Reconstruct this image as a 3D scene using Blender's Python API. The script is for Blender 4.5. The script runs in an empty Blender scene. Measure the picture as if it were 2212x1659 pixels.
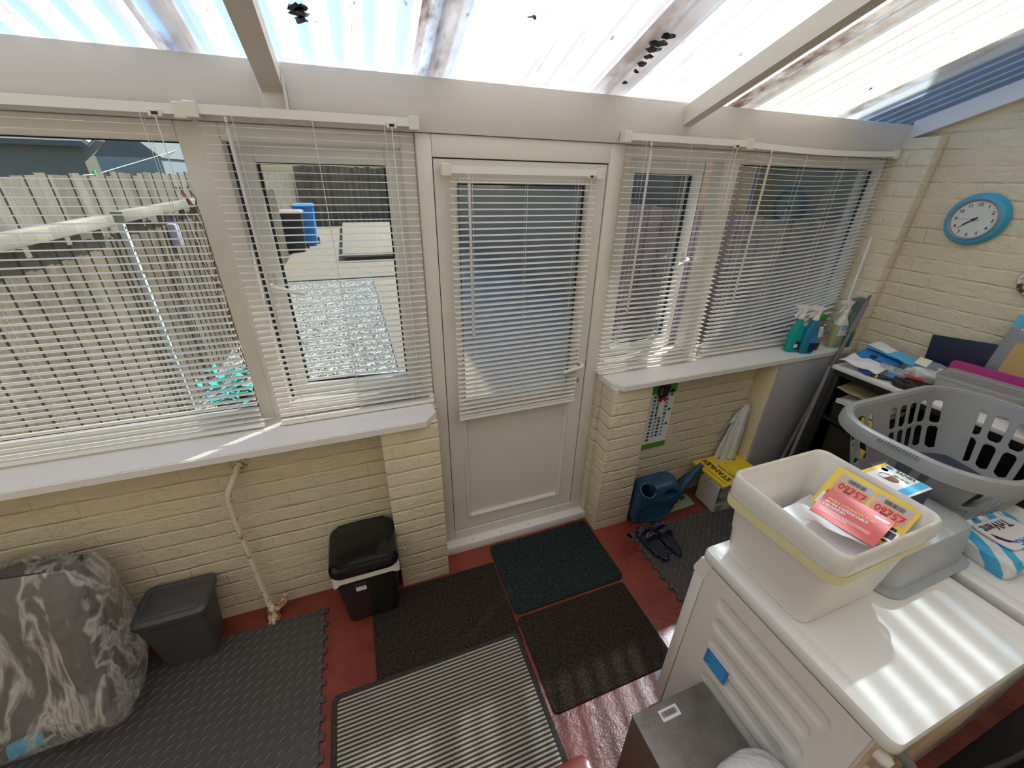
import bpy, bmesh, math, random
from mathutils import Vector, Matrix, noise
random.seed(7)
sc = bpy.context.scene
COL = sc.collection
PI = math.pi

# ------------------------------------------------------------------ camera
F_PX, YAW, PITCH, ROLL = 873.9, 0.3668, 0.473, 0.0229
CAM = Vector((-0.3229, -1.7468, 1.9977))
cy, sy, cp, sp = math.cos(YAW), math.sin(YAW), math.cos(PITCH), math.sin(PITCH)
fw = Vector((sy*cp, cy*cp, -sp)); rt = Vector((cy, -sy, 0)); up = rt.cross(fw)
r2 = math.cos(ROLL)*rt + math.sin(ROLL)*up
u2 = -math.sin(ROLL)*rt + math.cos(ROLL)*up
cd = bpy.data.cameras.new('camera'); cd.sensor_width = 36; cd.lens = F_PX*36/2212
cd.clip_start = 0.02; cd.clip_end = 200
cam = bpy.data.objects.new('camera', cd); COL.objects.link(cam)
cam.matrix_world = Matrix(((r2.x, u2.x, -fw.x, CAM.x), (r2.y, u2.y, -fw.y, CAM.y), (r2.z, u2.z, -fw.z, CAM.z), (0, 0, 0, 1)))
sc.camera = cam

# ------------------------------------------------------------------ light
SUN = Vector((0.50, 0.30, 0.81)).normalized()
w = bpy.data.worlds.new('sky'); sc.world = w; w.use_nodes = True
nt = w.node_tree; nt.nodes.clear()
o = nt.nodes.new('ShaderNodeOutputWorld'); b = nt.nodes.new('ShaderNodeBackground'); s = nt.nodes.new('ShaderNodeTexSky')
s.sky_type = 'NISHITA'; s.sun_disc = False; s.sun_elevation = math.asin(SUN.z); s.sun_rotation = math.atan2(SUN.x, SUN.y)
s.air_density = 1.3; s.dust_density = 2.0; s.ozone_density = 1.5
b.inputs[1].default_value = 0.27
nt.links.new(s.outputs[0], b.inputs[0]); nt.links.new(b.outputs[0], o.inputs[0])
sl = bpy.data.lights.new('sun', 'SUN'); sl.energy = 9.0; sl.angle = math.radians(1.0); sl.color = (1.0, 0.95, 0.87)
so = bpy.data.objects.new('sun', sl); COL.objects.link(so); so.rotation_euler = SUN.to_track_quat('Z', 'Y').to_euler()
so.location = (3, 3, 8)
sc.view_settings.view_transform = 'Standard'; sc.view_settings.look = 'None'
sc.view_settings.gamma = 1.0; sc.view_settings.use_curve_mapping = False
sc.view_settings.exposure = 0.02
sc.cycles.max_bounces = 8; sc.cycles.transparent_max_bounces = 14
sc.cycles.caustics_reflective = False; sc.cycles.caustics_refractive = False
sc.cycles.sample_clamp_indirect = 8.0

# ------------------------------------------------------------------ materials
class NT:
    def __init__(s, name):
        s.m = bpy.data.materials.new(name); s.m.use_nodes = True; s.t = s.m.node_tree; s.t.nodes.clear()
        s.out = s.n('OutputMaterial')
    def n(s, k, **kw):
        x = s.t.nodes.new('ShaderNode'+k)
        for a, v in kw.items(): setattr(x, a, v)
        return x
    def l(s, a, b): s.t.links.new(a, b)
    def val(s, sock, v):
        if hasattr(v, 'is_linked') or isinstance(v, bpy.types.NodeSocket): s.l(v, sock)
        else: sock.default_value = v
    def math(s, op, a, b=0.0, c=0.0):
        x = s.n('Math', operation=op); s.val(x.inputs[0], a); s.val(x.inputs[1], b); s.val(x.inputs[2], c); return x.outputs[0]
    def ramp(s, f, stops):
        x = s.n('ValToRGB'); s.l(f, x.inputs[0]); e = x.color_ramp.elements
        while len(e) < len(stops): e.new(0.5)
        for i, (p, c) in enumerate(stops):
            e[i].position = p; e[i].color = (c, c, c, 1) if isinstance(c, (int, float)) else tuple(c)+(1,)
        return x.outputs[0]
    def mix(s, f, a, b):
        x = s.n('Mix', data_type='RGBA'); s.val(x.inputs[0], f)
        for i, v in ((6, a), (7, b)):
            if isinstance(v, bpy.types.NodeSocket): s.l(v, x.inputs[i])
            else: x.inputs[i].default_value = tuple(v)+(1,)
        return x.outputs[2]
    def noise(s, sc_, det=4, co=None, rough=0.55, dist=0.0):
        x = s.n('TexNoise'); x.inputs['Scale'].default_value = sc_; x.inputs['Detail'].default_value = det
        x.inputs['Roughness'].default_value = rough; x.inputs['Distortion'].default_value = dist
        if co is None: co = s.co()
        s.l(co, x.inputs['Vector']); return x.outputs['Fac']
    def co(s, k='Object'):
        if not hasattr(s, '_c'): s._c = s.n('TexCoord')
        return s._c.outputs[k]
    def geo(s):
        if not hasattr(s, '_g'): s._g = s.n('NewGeometry')
        return s._g.outputs['Position']
    def map(s, v, scale=(1, 1, 1), rot=(0, 0, 0), loc=(0, 0, 0)):
        x = s.n('Mapping'); s.l(v, x.inputs[0]); x.inputs['Scale'].default_value = scale
        x.inputs['Rotation'].default_value = rot; x.inputs['Location'].default_value = loc; return x.outputs[0]
    def bump(s, h, st=0.3, d=0.01, nrm=None):
        x = s.n('Bump'); x.inputs['Strength'].default_value = st; x.inputs['Distance'].default_value = d; s.l(h, x.inputs['Height'])
        if nrm is not None: s.l(nrm, x.inputs['Normal'])
        return x.outputs[0]
    def bsdf(s, col, rough=0.5, metal=0.0, nrm=None, spec=0.5, **kw):
        x = s.n('BsdfPrincipled')
        if isinstance(col, bpy.types.NodeSocket): s.l(col, x.inputs['Base Color'])
        else: x.inputs['Base Color'].default_value = tuple(col)+(1,)
        s.val(x.inputs['Roughness'], rough); x.inputs['Metallic'].default_value = metal
        x.inputs['Specular IOR Level'].default_value = spec
        if nrm is not None: s.l(nrm, x.inputs['Normal'])
        for k, v in kw.items(): s.val(x.inputs[k.replace('_', ' ')], v)
        return x
    def fin(s, sh): s.l(sh if isinstance(sh, bpy.types.NodeSocket) else sh.outputs[0], s.out.inputs[0]); return s.m
    def mixsh(s, f, a, b):
        x = s.n('MixShader'); s.val(x.inputs[0], f)
        s.l(a if isinstance(a, bpy.types.NodeSocket) else a.outputs[0], x.inputs[1])
        s.l(b if isinstance(b, bpy.types.NodeSocket) else b.outputs[0], x.inputs[2]); return x.outputs[0]

_mc = {}
def plain(name, col, rough=0.5, metal=0.0, var=0.06, bump=0.0, bscale=60, spec=0.5):
    if name in _mc: return _mc[name]
    t = NT(name); n = t.noise(9, 4)
    c = t.mix(n, [max(0, x*(1-var)) for x in col], [min(1, x*(1+var)) for x in col])
    nr = t.bump(t.noise(bscale, 3), bump, 0.004) if bump else None
    m = t.fin(t.bsdf(c, rough, metal, nr, spec)); _mc[name] = m; return m

def m_brick(name, base, dark, strong=False):
    t = NT(name); g = t.geo()
    sx = t.n('SeparateXYZ'); t.l(g, sx.inputs[0])
    u = t.math('ADD', sx.outputs[0], sx.outputs[1]); cb = t.n('CombineXYZ'); t.l(u, cb.inputs[0]); t.l(sx.outputs[2], cb.inputs[1])
    wob = t.n('VectorMath', operation='ADD'); nz = t.n('TexNoise'); nz.inputs['Scale'].default_value = 7; nz.inputs['Detail'].default_value = 4; t.l(g, nz.inputs[0])
    sc2 = t.n('VectorMath', operation='SCALE'); t.l(nz.outputs['Color'], sc2.inputs[0]); sc2.inputs['Scale'].default_value = 0.022
    t.l(cb.outputs[0], wob.inputs[0]); t.l(sc2.outputs[0], wob.inputs[1])
    br = t.n('TexBrick'); t.l(wob.outputs[0], br.inputs['Vector']); br.inputs['Scale'].default_value = 1.0
    br.inputs['Brick Width'].default_value = 0.235; br.inputs['Row Height'].default_value = 0.078
    br.inputs['Mortar Size'].default_value = 0.007 if not strong else 0.009; br.inputs['Mortar Smooth'].default_value = 1.0; br.inputs['Bias'].default_value = 0
    inv = t.math('SUBTRACT', 1.0, br.outputs['Fac'])
    # bed joints read stronger than the perpends
    bed = t.math('ABSOLUTE', t.math('SUBTRACT', t.math('FRACT', t.math('DIVIDE', t.math('ADD', sx.outputs[2], t.math('MULTIPLY', nz.outputs['Fac'], 0.022)), 0.078)), 0.5))
    bedj = t.ramp(bed, [(0.38, 1.0), (0.49, 0.0)])
    vis = t.ramp(t.noise(4.5, 3, g), [(0.35, 0.15), (0.62, 1.0)])
    j = t.math('ADD', t.math('MULTIPLY', t.math('SUBTRACT', 1.0, inv), t.math('MULTIPLY', vis, 0.35)), t.math('MULTIPLY', t.math('SUBTRACT', 1.0, bedj), t.math('ADD', t.math('MULTIPLY', vis, 0.38), 0.04)))
    n1 = t.noise(17, 6, t.map(g, (1, 1, 1.8)), 0.62, 0.8); n2 = t.noise(120, 3, g)
    fl = t.n('TexVoronoi'); fl.feature = 'DISTANCE_TO_EDGE'; fl.inputs['Scale'].default_value = 30; t.l(t.map(g, (1, 1, 2.0)), fl.inputs['Vector'])
    crack = t.ramp(fl.outputs['Distance'], [(0.0, 0.0), (0.05, 1.0)])
    nm = t.ramp(t.noise(3.5, 4, g), [(0.48, 0.0), (0.6, 1.0)])
    ck = t.math('MULTIPLY', t.math('SUBTRACT', 1.0, crack), nm)
    h = t.math('SUBTRACT', t.math('MULTIPLY', n1, 1.0), j)
    h = t.math('ADD', h, t.math('MULTIPLY', n2, 0.10)); h = t.math('SUBTRACT', h, t.math('MULTIPLY', ck, 0.14))
    b1 = t.bump(h, 0.85, 0.011)
    st = t.ramp(t.noise(2.1, 5, g, 0.6), [(0.4, 0.0), (0.75, 0.45)])
    c = t.mix(st, base, dark)
    if strong: c = t.mix(t.math('SUBTRACT', 1.0, inv), c, (0.5, 0.47, 0.42))
    spots = t.ramp(t.noise(38, 3, t.map(g, (1, 1, 2.5)), 0.5), [(0.77, 0.0), (0.82, 0.7)])
    c = t.mix(spots, c, (0.45, 0.33, 0.18))
    return t.fin(t.bsdf(c, 0.45, 0, b1))

M = {}
M['brick_cream'] = m_brick('cream_painted_brick', (0.80, 0.70, 0.51), (0.70, 0.585, 0.39))
M['upvc'] = plain('white_upvc', (0.79, 0.745, 0.68), 0.32, var=0.02)
M['upvc_out'] = plain('white_sash_upvc', (0.84, 0.84, 0.82), 0.3, var=0.02)
M['gasket'] = plain('black_rubber_gasket', (0.02, 0.02, 0.02), 0.6)
M['beam'] = plain('white_fascia_board', (0.70, 0.655, 0.61), 0.45, var=0.03)
M['rafter'] = plain('painted_rafter', (0.72, 0.67, 0.58), 0.5, var=0.05, bump=0.1)
M['slat'] = plain('white_slat_aluminium', (0.88, 0.84, 0.78), 0.35, var=0.01)
M['blind_plastic'] = plain('ivory_blind_plastic', (0.80, 0.76, 0.64), 0.4, var=0.03)
M['sill'] = plain('white_gloss_sill', (0.84, 0.81, 0.78), 0.25, var=0.02, bump=0.03)
M['wand'] = plain('clear_grey_plastic', (0.66, 0.62, 0.60), 0.25)
M['cord'] = plain('white_cord', (0.85, 0.83, 0.78), 0.8)
M['black_gloss'] = plain('black_gloss_plastic', (0.008, 0.008, 0.008), 0.12, var=0)
M['black'] = plain('black_plastic', (0.015, 0.015, 0.015), 0.38)
M['charcoal'] = plain('charcoal_plastic', (0.07, 0.07, 0.07), 0.45, bump=0.05, bscale=300)
M['white_plastic'] = plain('white_plastic', (0.84, 0.80, 0.74), 0.35, var=0.02)
M['enamel'] = plain('white_enamel', (0.83, 0.81, 0.77), 0.22, var=0.01)
M['enamel2'] = plain('white_enamel_panel', (0.80, 0.77, 0.73), 0.28, var=0.01)
M['grey_plastic'] = plain('grey_plastic', (0.30, 0.31, 0.31), 0.38, var=0.04)
M['grey_light'] = plain('light_grey_plastic', (0.42, 0.44, 0.46), 0.32, var=0.03)
M['grey_dark'] = plain('slate_grey_plastic', (0.20, 0.21, 0.25), 0.4)
M['teal_can'] = plain('dark_teal_plastic', (0.018, 0.072, 0.125), 0.4, var=0.1, bump=0.05)
M['paper'] = plain('white_paper', (0.82, 0.81, 0.80), 0.6)
M['ink'] = plain('black_ink', (0.03, 0.03, 0.03), 0.6, var=0)
M['yellow'] = plain('yellow_plastic_film', (0.90, 0.62, 0.03), 0.3)
M['yellowpaper'] = plain('yellow_print', (0.85, 0.60, 0.06), 0.4)
M['red'] = plain('red_print', (0.56, 0.035, 0.03), 0.4)
M['red_step'] = plain('red_step_paint', (0.30, 0.055, 0.04), 0.18, var=0.1)
M['orange_t'] = plain('orange_text', (0.95, 0.55, 0.15), 0.5)
M['pink'] = plain('salmon_print', (0.80, 0.33, 0.24), 0.5)
M['green'] = plain('green_print', (0.10, 0.33, 0.04), 0.5)
M['blue'] = plain('blue_print', (0.03, 0.24, 0.62), 0.4)
M['lblue'] = plain('light_blue_print', (0.08, 0.48, 0.80), 0.35)
M['navy'] = plain('navy_card', (0.018, 0.024, 0.06), 0.5, var=0.3)
M['magenta'] = plain('magenta_plastic', (0.50, 0.04, 0.24), 0.35)
M['tan'] = plain('tan_sandpaper', (0.58, 0.38, 0.16), 0.8, bump=0.2, bscale=500)
M['card'] = plain('grey_cardboard', (0.55, 0.50, 0.46), 0.8)
M['kraft'] = plain('brown_cardboard', (0.56, 0.42, 0.24), 0.8)
M['silverpack'] = plain('silver_grey_film', (0.30, 0.30, 0.31), 0.35, 0.3)
M['mop'] = plain('grey_mop_handle', (0.20, 0.20, 0.20), 0.4, var=0.1)
M['pipe_metal'] = plain('grey_metal_tube', (0.30, 0.31, 0.30), 0.4, 0.4)
M['clockblue'] = plain('blue_clock_plastic', (0.05, 0.38, 0.62), 0.35)
M['face'] = plain('pale_clock_face', (0.70, 0.72, 0.71), 0.5, var=0.01)
M['orange'] = plain('orange_plastic', (0.85, 0.25, 0.06), 0.4)
M['tool_green'] = plain('dark_green_plastic', (0.03, 0.10, 0.05), 0.45)
M['tool_blue'] = plain('blue_tool_grip', (0.02, 0.07, 0.30), 0.4)
M['salmon'] = plain('salmon_grip', (0.85, 0.36, 0.22), 0.5)
M['creamboard'] = plain('cream_board', (0.80, 0.68, 0.44), 0.5)
M['greyboard'] = plain('pale_grey_board', (0.42, 0.42, 0.43), 0.4, var=0.03)
M['gold'] = plain('gold_foil_card', (0.55, 0.36, 0.08), 0.3, 0.5)
M['lavender'] = plain('lavender_can', (0.55, 0.53, 0.66), 0.35)
M['teal_paint'] = plain('teal_foliage', (0.02, 0.55, 0.48), 0.6, var=0.3)
M['leaf'] = plain('green_leaf', (0.10, 0.22, 0.07), 0.6, var=0.4)
M['soil'] = plain('brown_stem', (0.20, 0.10, 0.05), 0.8)
M['house'] = plain('grey_render', (0.11, 0.12, 0.12), 0.8, bump=0.2)
M['shed'] = plain('dark_green_grey_shed', (0.27, 0.27, 0.24), 0.8, var=0.1)
M['shedroof'] = plain('pale_grey_roofing', (0.20, 0.225, 0.24), 0.8)
M['shedtrim'] = plain('white_shed_trim', (0.75, 0.75, 0.72), 0.6)
M['bin_blue'] = plain('bright_blue_bin', (0.02, 0.32, 0.85), 0.35)
M['bin_black'] = plain('dark_grey_bin', (0.035, 0.037, 0.045), 0.4)
M['bin_brown'] = plain('dusty_pink_lid', (0.42, 0.30, 0.26), 0.5)
M['hose'] = plain('grey_hose', (0.18, 0.18, 0.16), 0.5)
M['wpanel'] = plain('tan_back_panel', (0.62, 0.50, 0.36), 0.5)
M['concrete'] = plain('weathered_concrete', (0.30, 0.265, 0.21), 0.9, var=0.3, bump=0.4, bscale=20)
M['orangebrick'] = m_brick('orange_brick', (0.50, 0.30, 0.14), (0.30, 0.12, 0.07), True)

# painted red floor
t = NT('red_floor_paint'); g = t.geo()
n1 = t.noise(3.2, 5, g, 0.6); n2 = t.noise(60, 4, g, 0.6); n3 = t.noise(160, 2, g)
c = t.mix(t.ramp(n1, [(0.35, 0.0), (0.7, 1.0)]), (0.16, 0.028, 0.018), (0.30, 0.062, 0.035))
c = t.mix(t.ramp(n3, [(0.68, 0.0), (0.74, 0.7)]), c, (0.45, 0.25, 0.18))
M['floor'] = t.fin(t.bsdf(c, t.ramp(n1, [(0.3, 0.22), (0.7, 0.42)]), 0, t.bump(t.math('ADD', t.noise(28, 4, g, 0.6), t.math('MULTIPLY', n2, 0.5)), 0.5, 0.006)))

# tread plate foam: short curved dashes
t = NT('grey_tread_foam'); g = t.geo()
sx = t.n('SeparateXYZ'); t.l(t.map(g, rot=(0, 0, math.radians(-42))), sx.inputs[0])
def dashes(t, u, v, px, py, a, b):
    row = t.math('FLOOR', t.math('DIVIDE', v, py))
    u = t.math('ADD', t.math('DIVIDE', u, px), t.math('MULTIPLY', row, 0.5))
    fu = t.math('SUBTRACT', t.math('FRACT', u), 0.5); fv = t.math('SUBTRACT', t.math('FRACT', t.math('DIVIDE', v, py)), 0.5)
    fv = t.math('ADD', fv, t.math('MULTIPLY', t.math('MULTIPLY', fu, fu), 1.2))
    d = t.math('ADD', t.math('POWER', t.math('ABSOLUTE', t.math('MULTIPLY', fu, a)), 2.0), t.math('POWER', t.math('ABSOLUTE', t.math('MULTIPLY', fv, b)), 2.0))
    return t.ramp(t.math('SQRT', d), [(0.0, 1.0), (0.55, 0.9), (1.0, 0.0)])
d1 = dashes(t, sx.outputs[0], sx.outputs[1], 0.056, 0.030, 2.3, 6.5)
cc = t.mix(d1, (0.070, 0.064, 0.058), (0.20, 0.18, 0.16))  # light reflected by the raised dashes is painted in as a paler colour
M['foam'] = t.fin(t.bsdf(cc, 0.42, 0, t.bump(d1, 1.0, 0.006)))

def m_carpet(name, c1, c2, rib=0.0):
    t = NT(name); g = t.geo()
    n1 = t.noise(330, 2, g, 0.6); n2 = t.noise(95, 3, g, 0.7)
    f = t.math('ADD', t.math('MULTIPLY', n1, 0.6), t.math('MULTIPLY', n2, 0.4))
    c = t.mix(t.ramp(f, [(0.42, 0.0), (0.66, 1.0)]), c1, c2)
    h = f
    if rib:
        wv = t.n('TexWave'); wv.bands_direction = 'Y'; wv.inputs['Scale'].default_value = rib; wv.inputs['Distortion'].default_value = 0.6; t.l(g, wv.inputs[0])
        h = t.math('ADD', f, t.math('MULTIPLY', wv.outputs['Fac'], 0.5))
    return t.fin(t.bsdf(c, 0.95, 0, t.bump(h, 1.0, 0.008), spec=0.15))
M['mat_green'] = m_carpet('dark_green_carpet_mat', (0.008, 0.013, 0.014), (0.07, 0.095, 0.09), 22)
M['mat_brown'] = m_carpet('brown_carpet_mat', (0.014, 0.010, 0.008), (0.105, 0.078, 0.056))
t = NT('striped_ribbed_mat'); g = t.geo()
wv = t.n('TexWave'); wv.bands_direction = 'Y'; wv.wave_profile = 'SIN'; wv.inputs['Scale'].default_value = 0.3142/0.0158; wv.inputs['Distortion'].default_value = 0.3
wv.inputs['Detail Scale'].default_value = 8; t.l(t.map(g, (0.3, 1, 1), rot=(0, 0, 0)), wv.inputs[0])
c = t.mix(t.ramp(wv.outputs['Fac'], [(0.35, 0.0), (0.6, 1.0)]), (0.07, 0.058, 0.048), (0.50, 0.46, 0.37))
fz = t.noise(400, 2, g); h = t.math('ADD', wv.outputs['Fac'], t.math('MULTIPLY', fz, 0.3))
M['mat_stripe'] = t.fin(t.bsdf(c, 0.9, 0, t.bump(h, 0.8, 0.006), spec=0.2))
M['mat_border'] = m_carpet('grey_mat_binding', (0.04, 0.036, 0.034), (0.10, 0.09, 0.085))

# corrugated roof sheets: translucent plastic, clearer in the valleys, grime along the laps
RPX, RPH = 0.0905, -0.101
def m_roof(name, width, tclear, tbase, tint=(0.98, 0.968, 0.955), tint2=(0.94, 0.925, 0.935)):
    t = NT(name); g = t.geo(); gc = t.co('Generated')
    sx = t.n('SeparateXYZ'); t.l(gc, sx.inputs[0]); wx = t.n('SeparateXYZ'); t.l(g, wx.inputs[0])
    n1 = t.noise(14, 5, t.map(g, (1, 0.3, 1)), 0.65)
    edge = t.math('ADD', t.ramp(sx.outputs[0], [(0.0, 0.9), (0.03, 1.0), (0.06, 0.75), (0.15, 0.35), (0.17, 0.0)]), t.ramp(sx.outputs[0], [(0.95, 0.0), (1.0, 0.25)]))
    dirt = t.math('MULTIPLY', edge, t.ramp(n1, [(0.36, 0.15), (0.60, 1.0)]))
    speck = t.ramp(t.noise(30, 2, t.map(g, (1, 0.3, 1))), [(0.72, 0.0), (0.78, 0.8)])
    dirt = t.math('MINIMUM', t.math('ADD', dirt, speck), 1.0)
    haze = t.noise(2.5, 4, t.map(g, (1, 0.4, 1)))
    ph = t.math('ABSOLUTE', t.math('SUBTRACT', t.math('FRACT', t.math('ADD', t.math('DIVIDE', t.math('SUBTRACT', wx.outputs[0], RPH), RPX), 0.5)), 0.5))
    ph = t.math('ADD', ph, t.math('MULTIPLY', t.math('SUBTRACT', t.noise(25, 3, t.map(g, (1, 0.2, 1))), 0.5), 0.07))
    band = t.ramp(ph, [(max(0, width/2-0.05), 1.0), (width/2+0.03, 0.0)])
    ln = t.ramp(t.math('SUBTRACT', 0.5, ph), [(0.0, 1.0), (0.02, 0.0)])
    colr = t.mix(dirt, t.mix(haze, tint, tint2), (0.20, 0.11, 0.07))
    colr = t.mix(t.math('MULTIPLY', ln, t.ramp(n1, [(0.45, 0.0), (0.6, 0.8)])), colr, (0.25, 0.2, 0.18))
    tl = t.n('BsdfTranslucent'); t.l(colr, tl.inputs[0]); df = t.n('BsdfDiffuse'); t.l(colr, df.inputs[0])
    tp = t.n('BsdfTransparent'); tp.inputs[0].default_value = (0.70, 0.85, 1, 1)
    gl = t.n('BsdfGlossy'); gl.inputs['Roughness'].default_value = 0.15
    a = t.mixsh(0.64, tl, df)
    k_ = t.math('MULTIPLY', t.math('SUBTRACT', 1.0, dirt), t.math('ADD', tbase, t.math('MULTIPLY', band, tclear-tbase)))
    return t.fin(t.mixsh(0.04, t.mixsh(k_, a, tp), gl))
M['roof_banded'] = m_roof('corrugated_banded_sheet', 0.40, 0.85, 0.08)
M['roof_milky'] = m_roof('corrugated_milky_sheet', 0.20, 0.30, 0.08)
M['roof_cream'] = m_roof('corrugated_cream_sheet', 0.30, 0.45, 0.08, (0.99, 0.95, 0.85), (0.96, 0.90, 0.80))
M['roof_clear'] = m_roof('corrugated_clear_sheet', 0.80, 0.86, 0.15, (0.80, 0.88, 1.0), (0.70, 0.75, 0.95))

# glass
def m_glass(name, tint, fres=0.10, rough=0.0, frost=0.0):
    t = NT(name); tp = t.n('BsdfTransparent'); tp.inputs[0].default_value = tuple(tint)+(1,)
    gl = t.n('BsdfGlossy'); gl.inputs['Roughness'].default_value = rough; lw = t.n('LayerWeight'); lw.inputs[0].default_value = 0.25
    f = t.math('MULTIPLY', lw.outputs['Fresnel'], fres*5)
    sh = t.mixsh(t.math('MINIMUM', f, 0.8), tp, gl)
    if frost:
        tr = t.n('BsdfRefraction'); tr.inputs['Roughness'].default_value = 0.35; tr.inputs['IOR'].default_value = 1.05; tr.inputs[0].default_value = tuple(tint)+(1,)
        sh = t.mixsh(frost, sh, tr)
    return t.fin(sh)
M['glass'] = m_glass('window_glass', (0.74, 0.77, 0.76))
M['glass_door'] = m_glass('door_glass', (0.78, 0.80, 0.78), 0.12, 0.02, 0.75)
def m_film(name, col, trans, wr=1.0, scale=14, rough=0.15, dist=3.5):
    t = NT(name); g = t.geo()
    gg = t.map(g, (1.6, 1, 0.55), rot=(0, 0.55, 0)); n = t.noise(scale, 4, gg, 0.6, 0.8); n2 = t.noise(scale*0.5, 3, gg, 0.6, dist)
    rid = t.ramp(n2, [(0.44, 0.0), (0.5, 1.0), (0.56, 0.0)])
    nr = t.bump(n, 1.0*wr, 0.03)
    tp = t.n('BsdfTransparent'); d = t.bsdf(col, rough, 0, nr)
    k = t.math('MULTIPLY', t.math('SUBTRACT', 1.0, t.math('MULTIPLY', rid, 0.55*wr)), trans)
    return t.fin(t.mixsh(k, d, tp))
M['bagfilm'] = m_film('clear_polythene', (0.70, 0.66, 0.60), 0.80, 1.1, 8, 0.12, 1.0)
M['whitefilm'] = m_film('white_polythene', (0.82, 0.82, 0.80), 0.12, 0.6, 10)
M['linerfilm'] = m_film('thin_bin_liner', (0.86, 0.83, 0.76), 0.10, 0.25, 9, 0.3)
M['yellowband'] = plain('pale_yellow_band', (0.80, 0.74, 0.42), 0.5)
M['clearfilm'] = m_film('clear_packaging', (0.6, 0.62, 0.64), 0.5, 0.8, 25)

def m_bottle(name, col):
    t = NT(name); g = t.geo(); n = t.noise(25, 3, g)
    d = t.bsdf(t.mix(n, [x*0.8 for x in col], col), 0.15, 0); tr = t.n('BsdfTranslucent'); tr.inputs[0].default_value = tuple(col)+(1,)
    tp = t.n('BsdfTransparent'); tp.inputs[0].default_value = tuple(min(1, x*1.2+0.15) for x in col)+(1,)
    return t.fin(t.mixsh(0.15, t.mixsh(0.45, d, tr), tp))
M['liq_teal'] = m_bottle('teal_liquid_bottle', (0.02, 0.62, 0.55))
M['liq_blue'] = m_bottle('blue_liquid_bottle', (0.05, 0.42, 0.62))
M['liq_yel'] = m_bottle('yellow_liquid_bottle', (0.78, 0.80, 0.50))
M['liq_clear'] = m_bottle('clear_green_bottle', (0.35, 0.45, 0.42))
M['tubclear'] = m_bottle('milky_tub_plastic', (0.72, 0.74, 0.70))

def m_wood(name, c1, c2, bright=0.0, axis='x'):
    t = NT(name); g = t.geo()
    n = t.noise(12, 5, t.map(g, (5, 5, 0.6)), 0.65); n2 = t.noise(1.9, 3, g)
    f = t.math('ADD', t.math('MULTIPLY', n, 0.6), t.math('MULTIPLY', n2, 0.4))
    c = t.mix(t.ramp(f, [(0.35, 0.0), (0.65, 1.0)]), c1, c2)
    wn = t.n('TexWhiteNoise'); fl_ = t.n('VectorMath', operation='FLOOR'); t.l(t.map(g, (7.5, 7.5, 0.01)), fl_.inputs[0]); t.l(fl_.outputs[0], wn.inputs['Vector'])
    c = t.mix(t.math('MULTIPLY', wn.outputs['Value'], 0.45), c, tuple(x*0.45 for x in c1))
    return t.fin(t.bsdf(c, 0.85, 0, t.bump(n, 0.5, 0.01), spec=0.2))
M['fence'] = m_wood('weathered_fence_wood', (0.24, 0.21, 0.165), (0.44, 0.41, 0.35))
M['fence2'] = m_wood('brown_fence_wood', (0.16, 0.125, 0.09), (0.34, 0.29, 0.22))
M['fence_red'] = m_wood('reddish_fence_wood', (0.42, 0.25, 0.21), (0.60, 0.44, 0.39))
M['plank'] = m_wood('pale_plank_wood', (0.36, 0.33, 0.27), (0.56, 0.52, 0.44))
t = NT('grey_gravel'); g = t.geo()
v = t.n('TexVoronoi'); v.inputs['Scale'].default_value = 42; t.l(g, v.inputs['Vector'])
rb = t.n('RGBToBW'); t.l(v.outputs['Color'], rb.inputs[0])
c = t.mix(t.ramp(rb.outputs[0], [(0.2, 0.0), (0.8, 1.0)]), (0.045, 0.05, 0.05), (0.60, 0.62, 0.60))
M['gravel'] = t.fin(t.bsdf(c, 0.8, 0, t.bump(t.math('SUBTRACT', 1.0, v.outputs['Distance']), 1.0, 0.02)))
t = NT('rusty_enamel'); g = t.geo()
M['rusty'] = t.fin(t.bsdf(t.mix(t.ramp(t.noise(40, 4, g), [(0.45, 0.0), (0.55, 1.0)]), (0.75, 0.72, 0.65), (0.12, 0.04, 0.02)), 0.5))
t = NT('painted_rusty_pipe'); g = t.geo()
M['rustpipe'] = t.fin(t.bsdf(t.mix(t.ramp(t.noise(34, 3, g), [(0.60, 0.0), (0.66, 1.0)]), (0.78, 0.70, 0.54), (0.48, 0.20, 0.04)), 0.4))
t = NT('flaking_rusty_valve'); g = t.geo()
M['rustvalve'] = t.fin(t.bsdf(t.mix(t.ramp(t.noise(50, 3, g), [(0.48, 0.0), (0.56, 1.0)]), (0.76, 0.68, 0.52), (0.46, 0.20, 0.04)), 0.5, 0, t.bump(t.noise(70, 3, g), 0.8, 0.01)))
t = NT('speckled_black_foam'); g = t.geo()
v = t.n('TexVoronoi'); v.inputs['Scale'].default_value = 85; t.l(g, v.inputs['Vector'])
M['speckle'] = t.fin(t.bsdf(t.mix(t.ramp(v.outputs['Distance'], [(0.22, 1.0), (0.32, 0.0)]), (0.012, 0.012, 0.02), (0.34, 0.34, 0.46)), 0.5))
M['insole'] = plain('navy_insole', (0.018, 0.02, 0.04), 0.55)
t = NT('blue_wave_wrapper'); g = t.geo()
wv = t.n('TexWave'); wv.inputs['Scale'].default_value = 6; wv.inputs['Distortion'].default_value = 3; t.l(t.map(g, rot=(0.3, 0.4, 0.7)), wv.inputs[0])
M['wrapper'] = t.fin(t.bsdf(t.mix(t.ramp(wv.outputs['Fac'], [(0.42, 0.0), (0.5, 1.0)]), (0.05, 0.42, 0.72), (0.74, 0.76, 0.76)), 0.2, 0, t.bump(t.noise(30, 3, g), 0.4, 0.01)))
t = NT('dusty_grey_wrapped_board'); g = t.geo()
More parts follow.
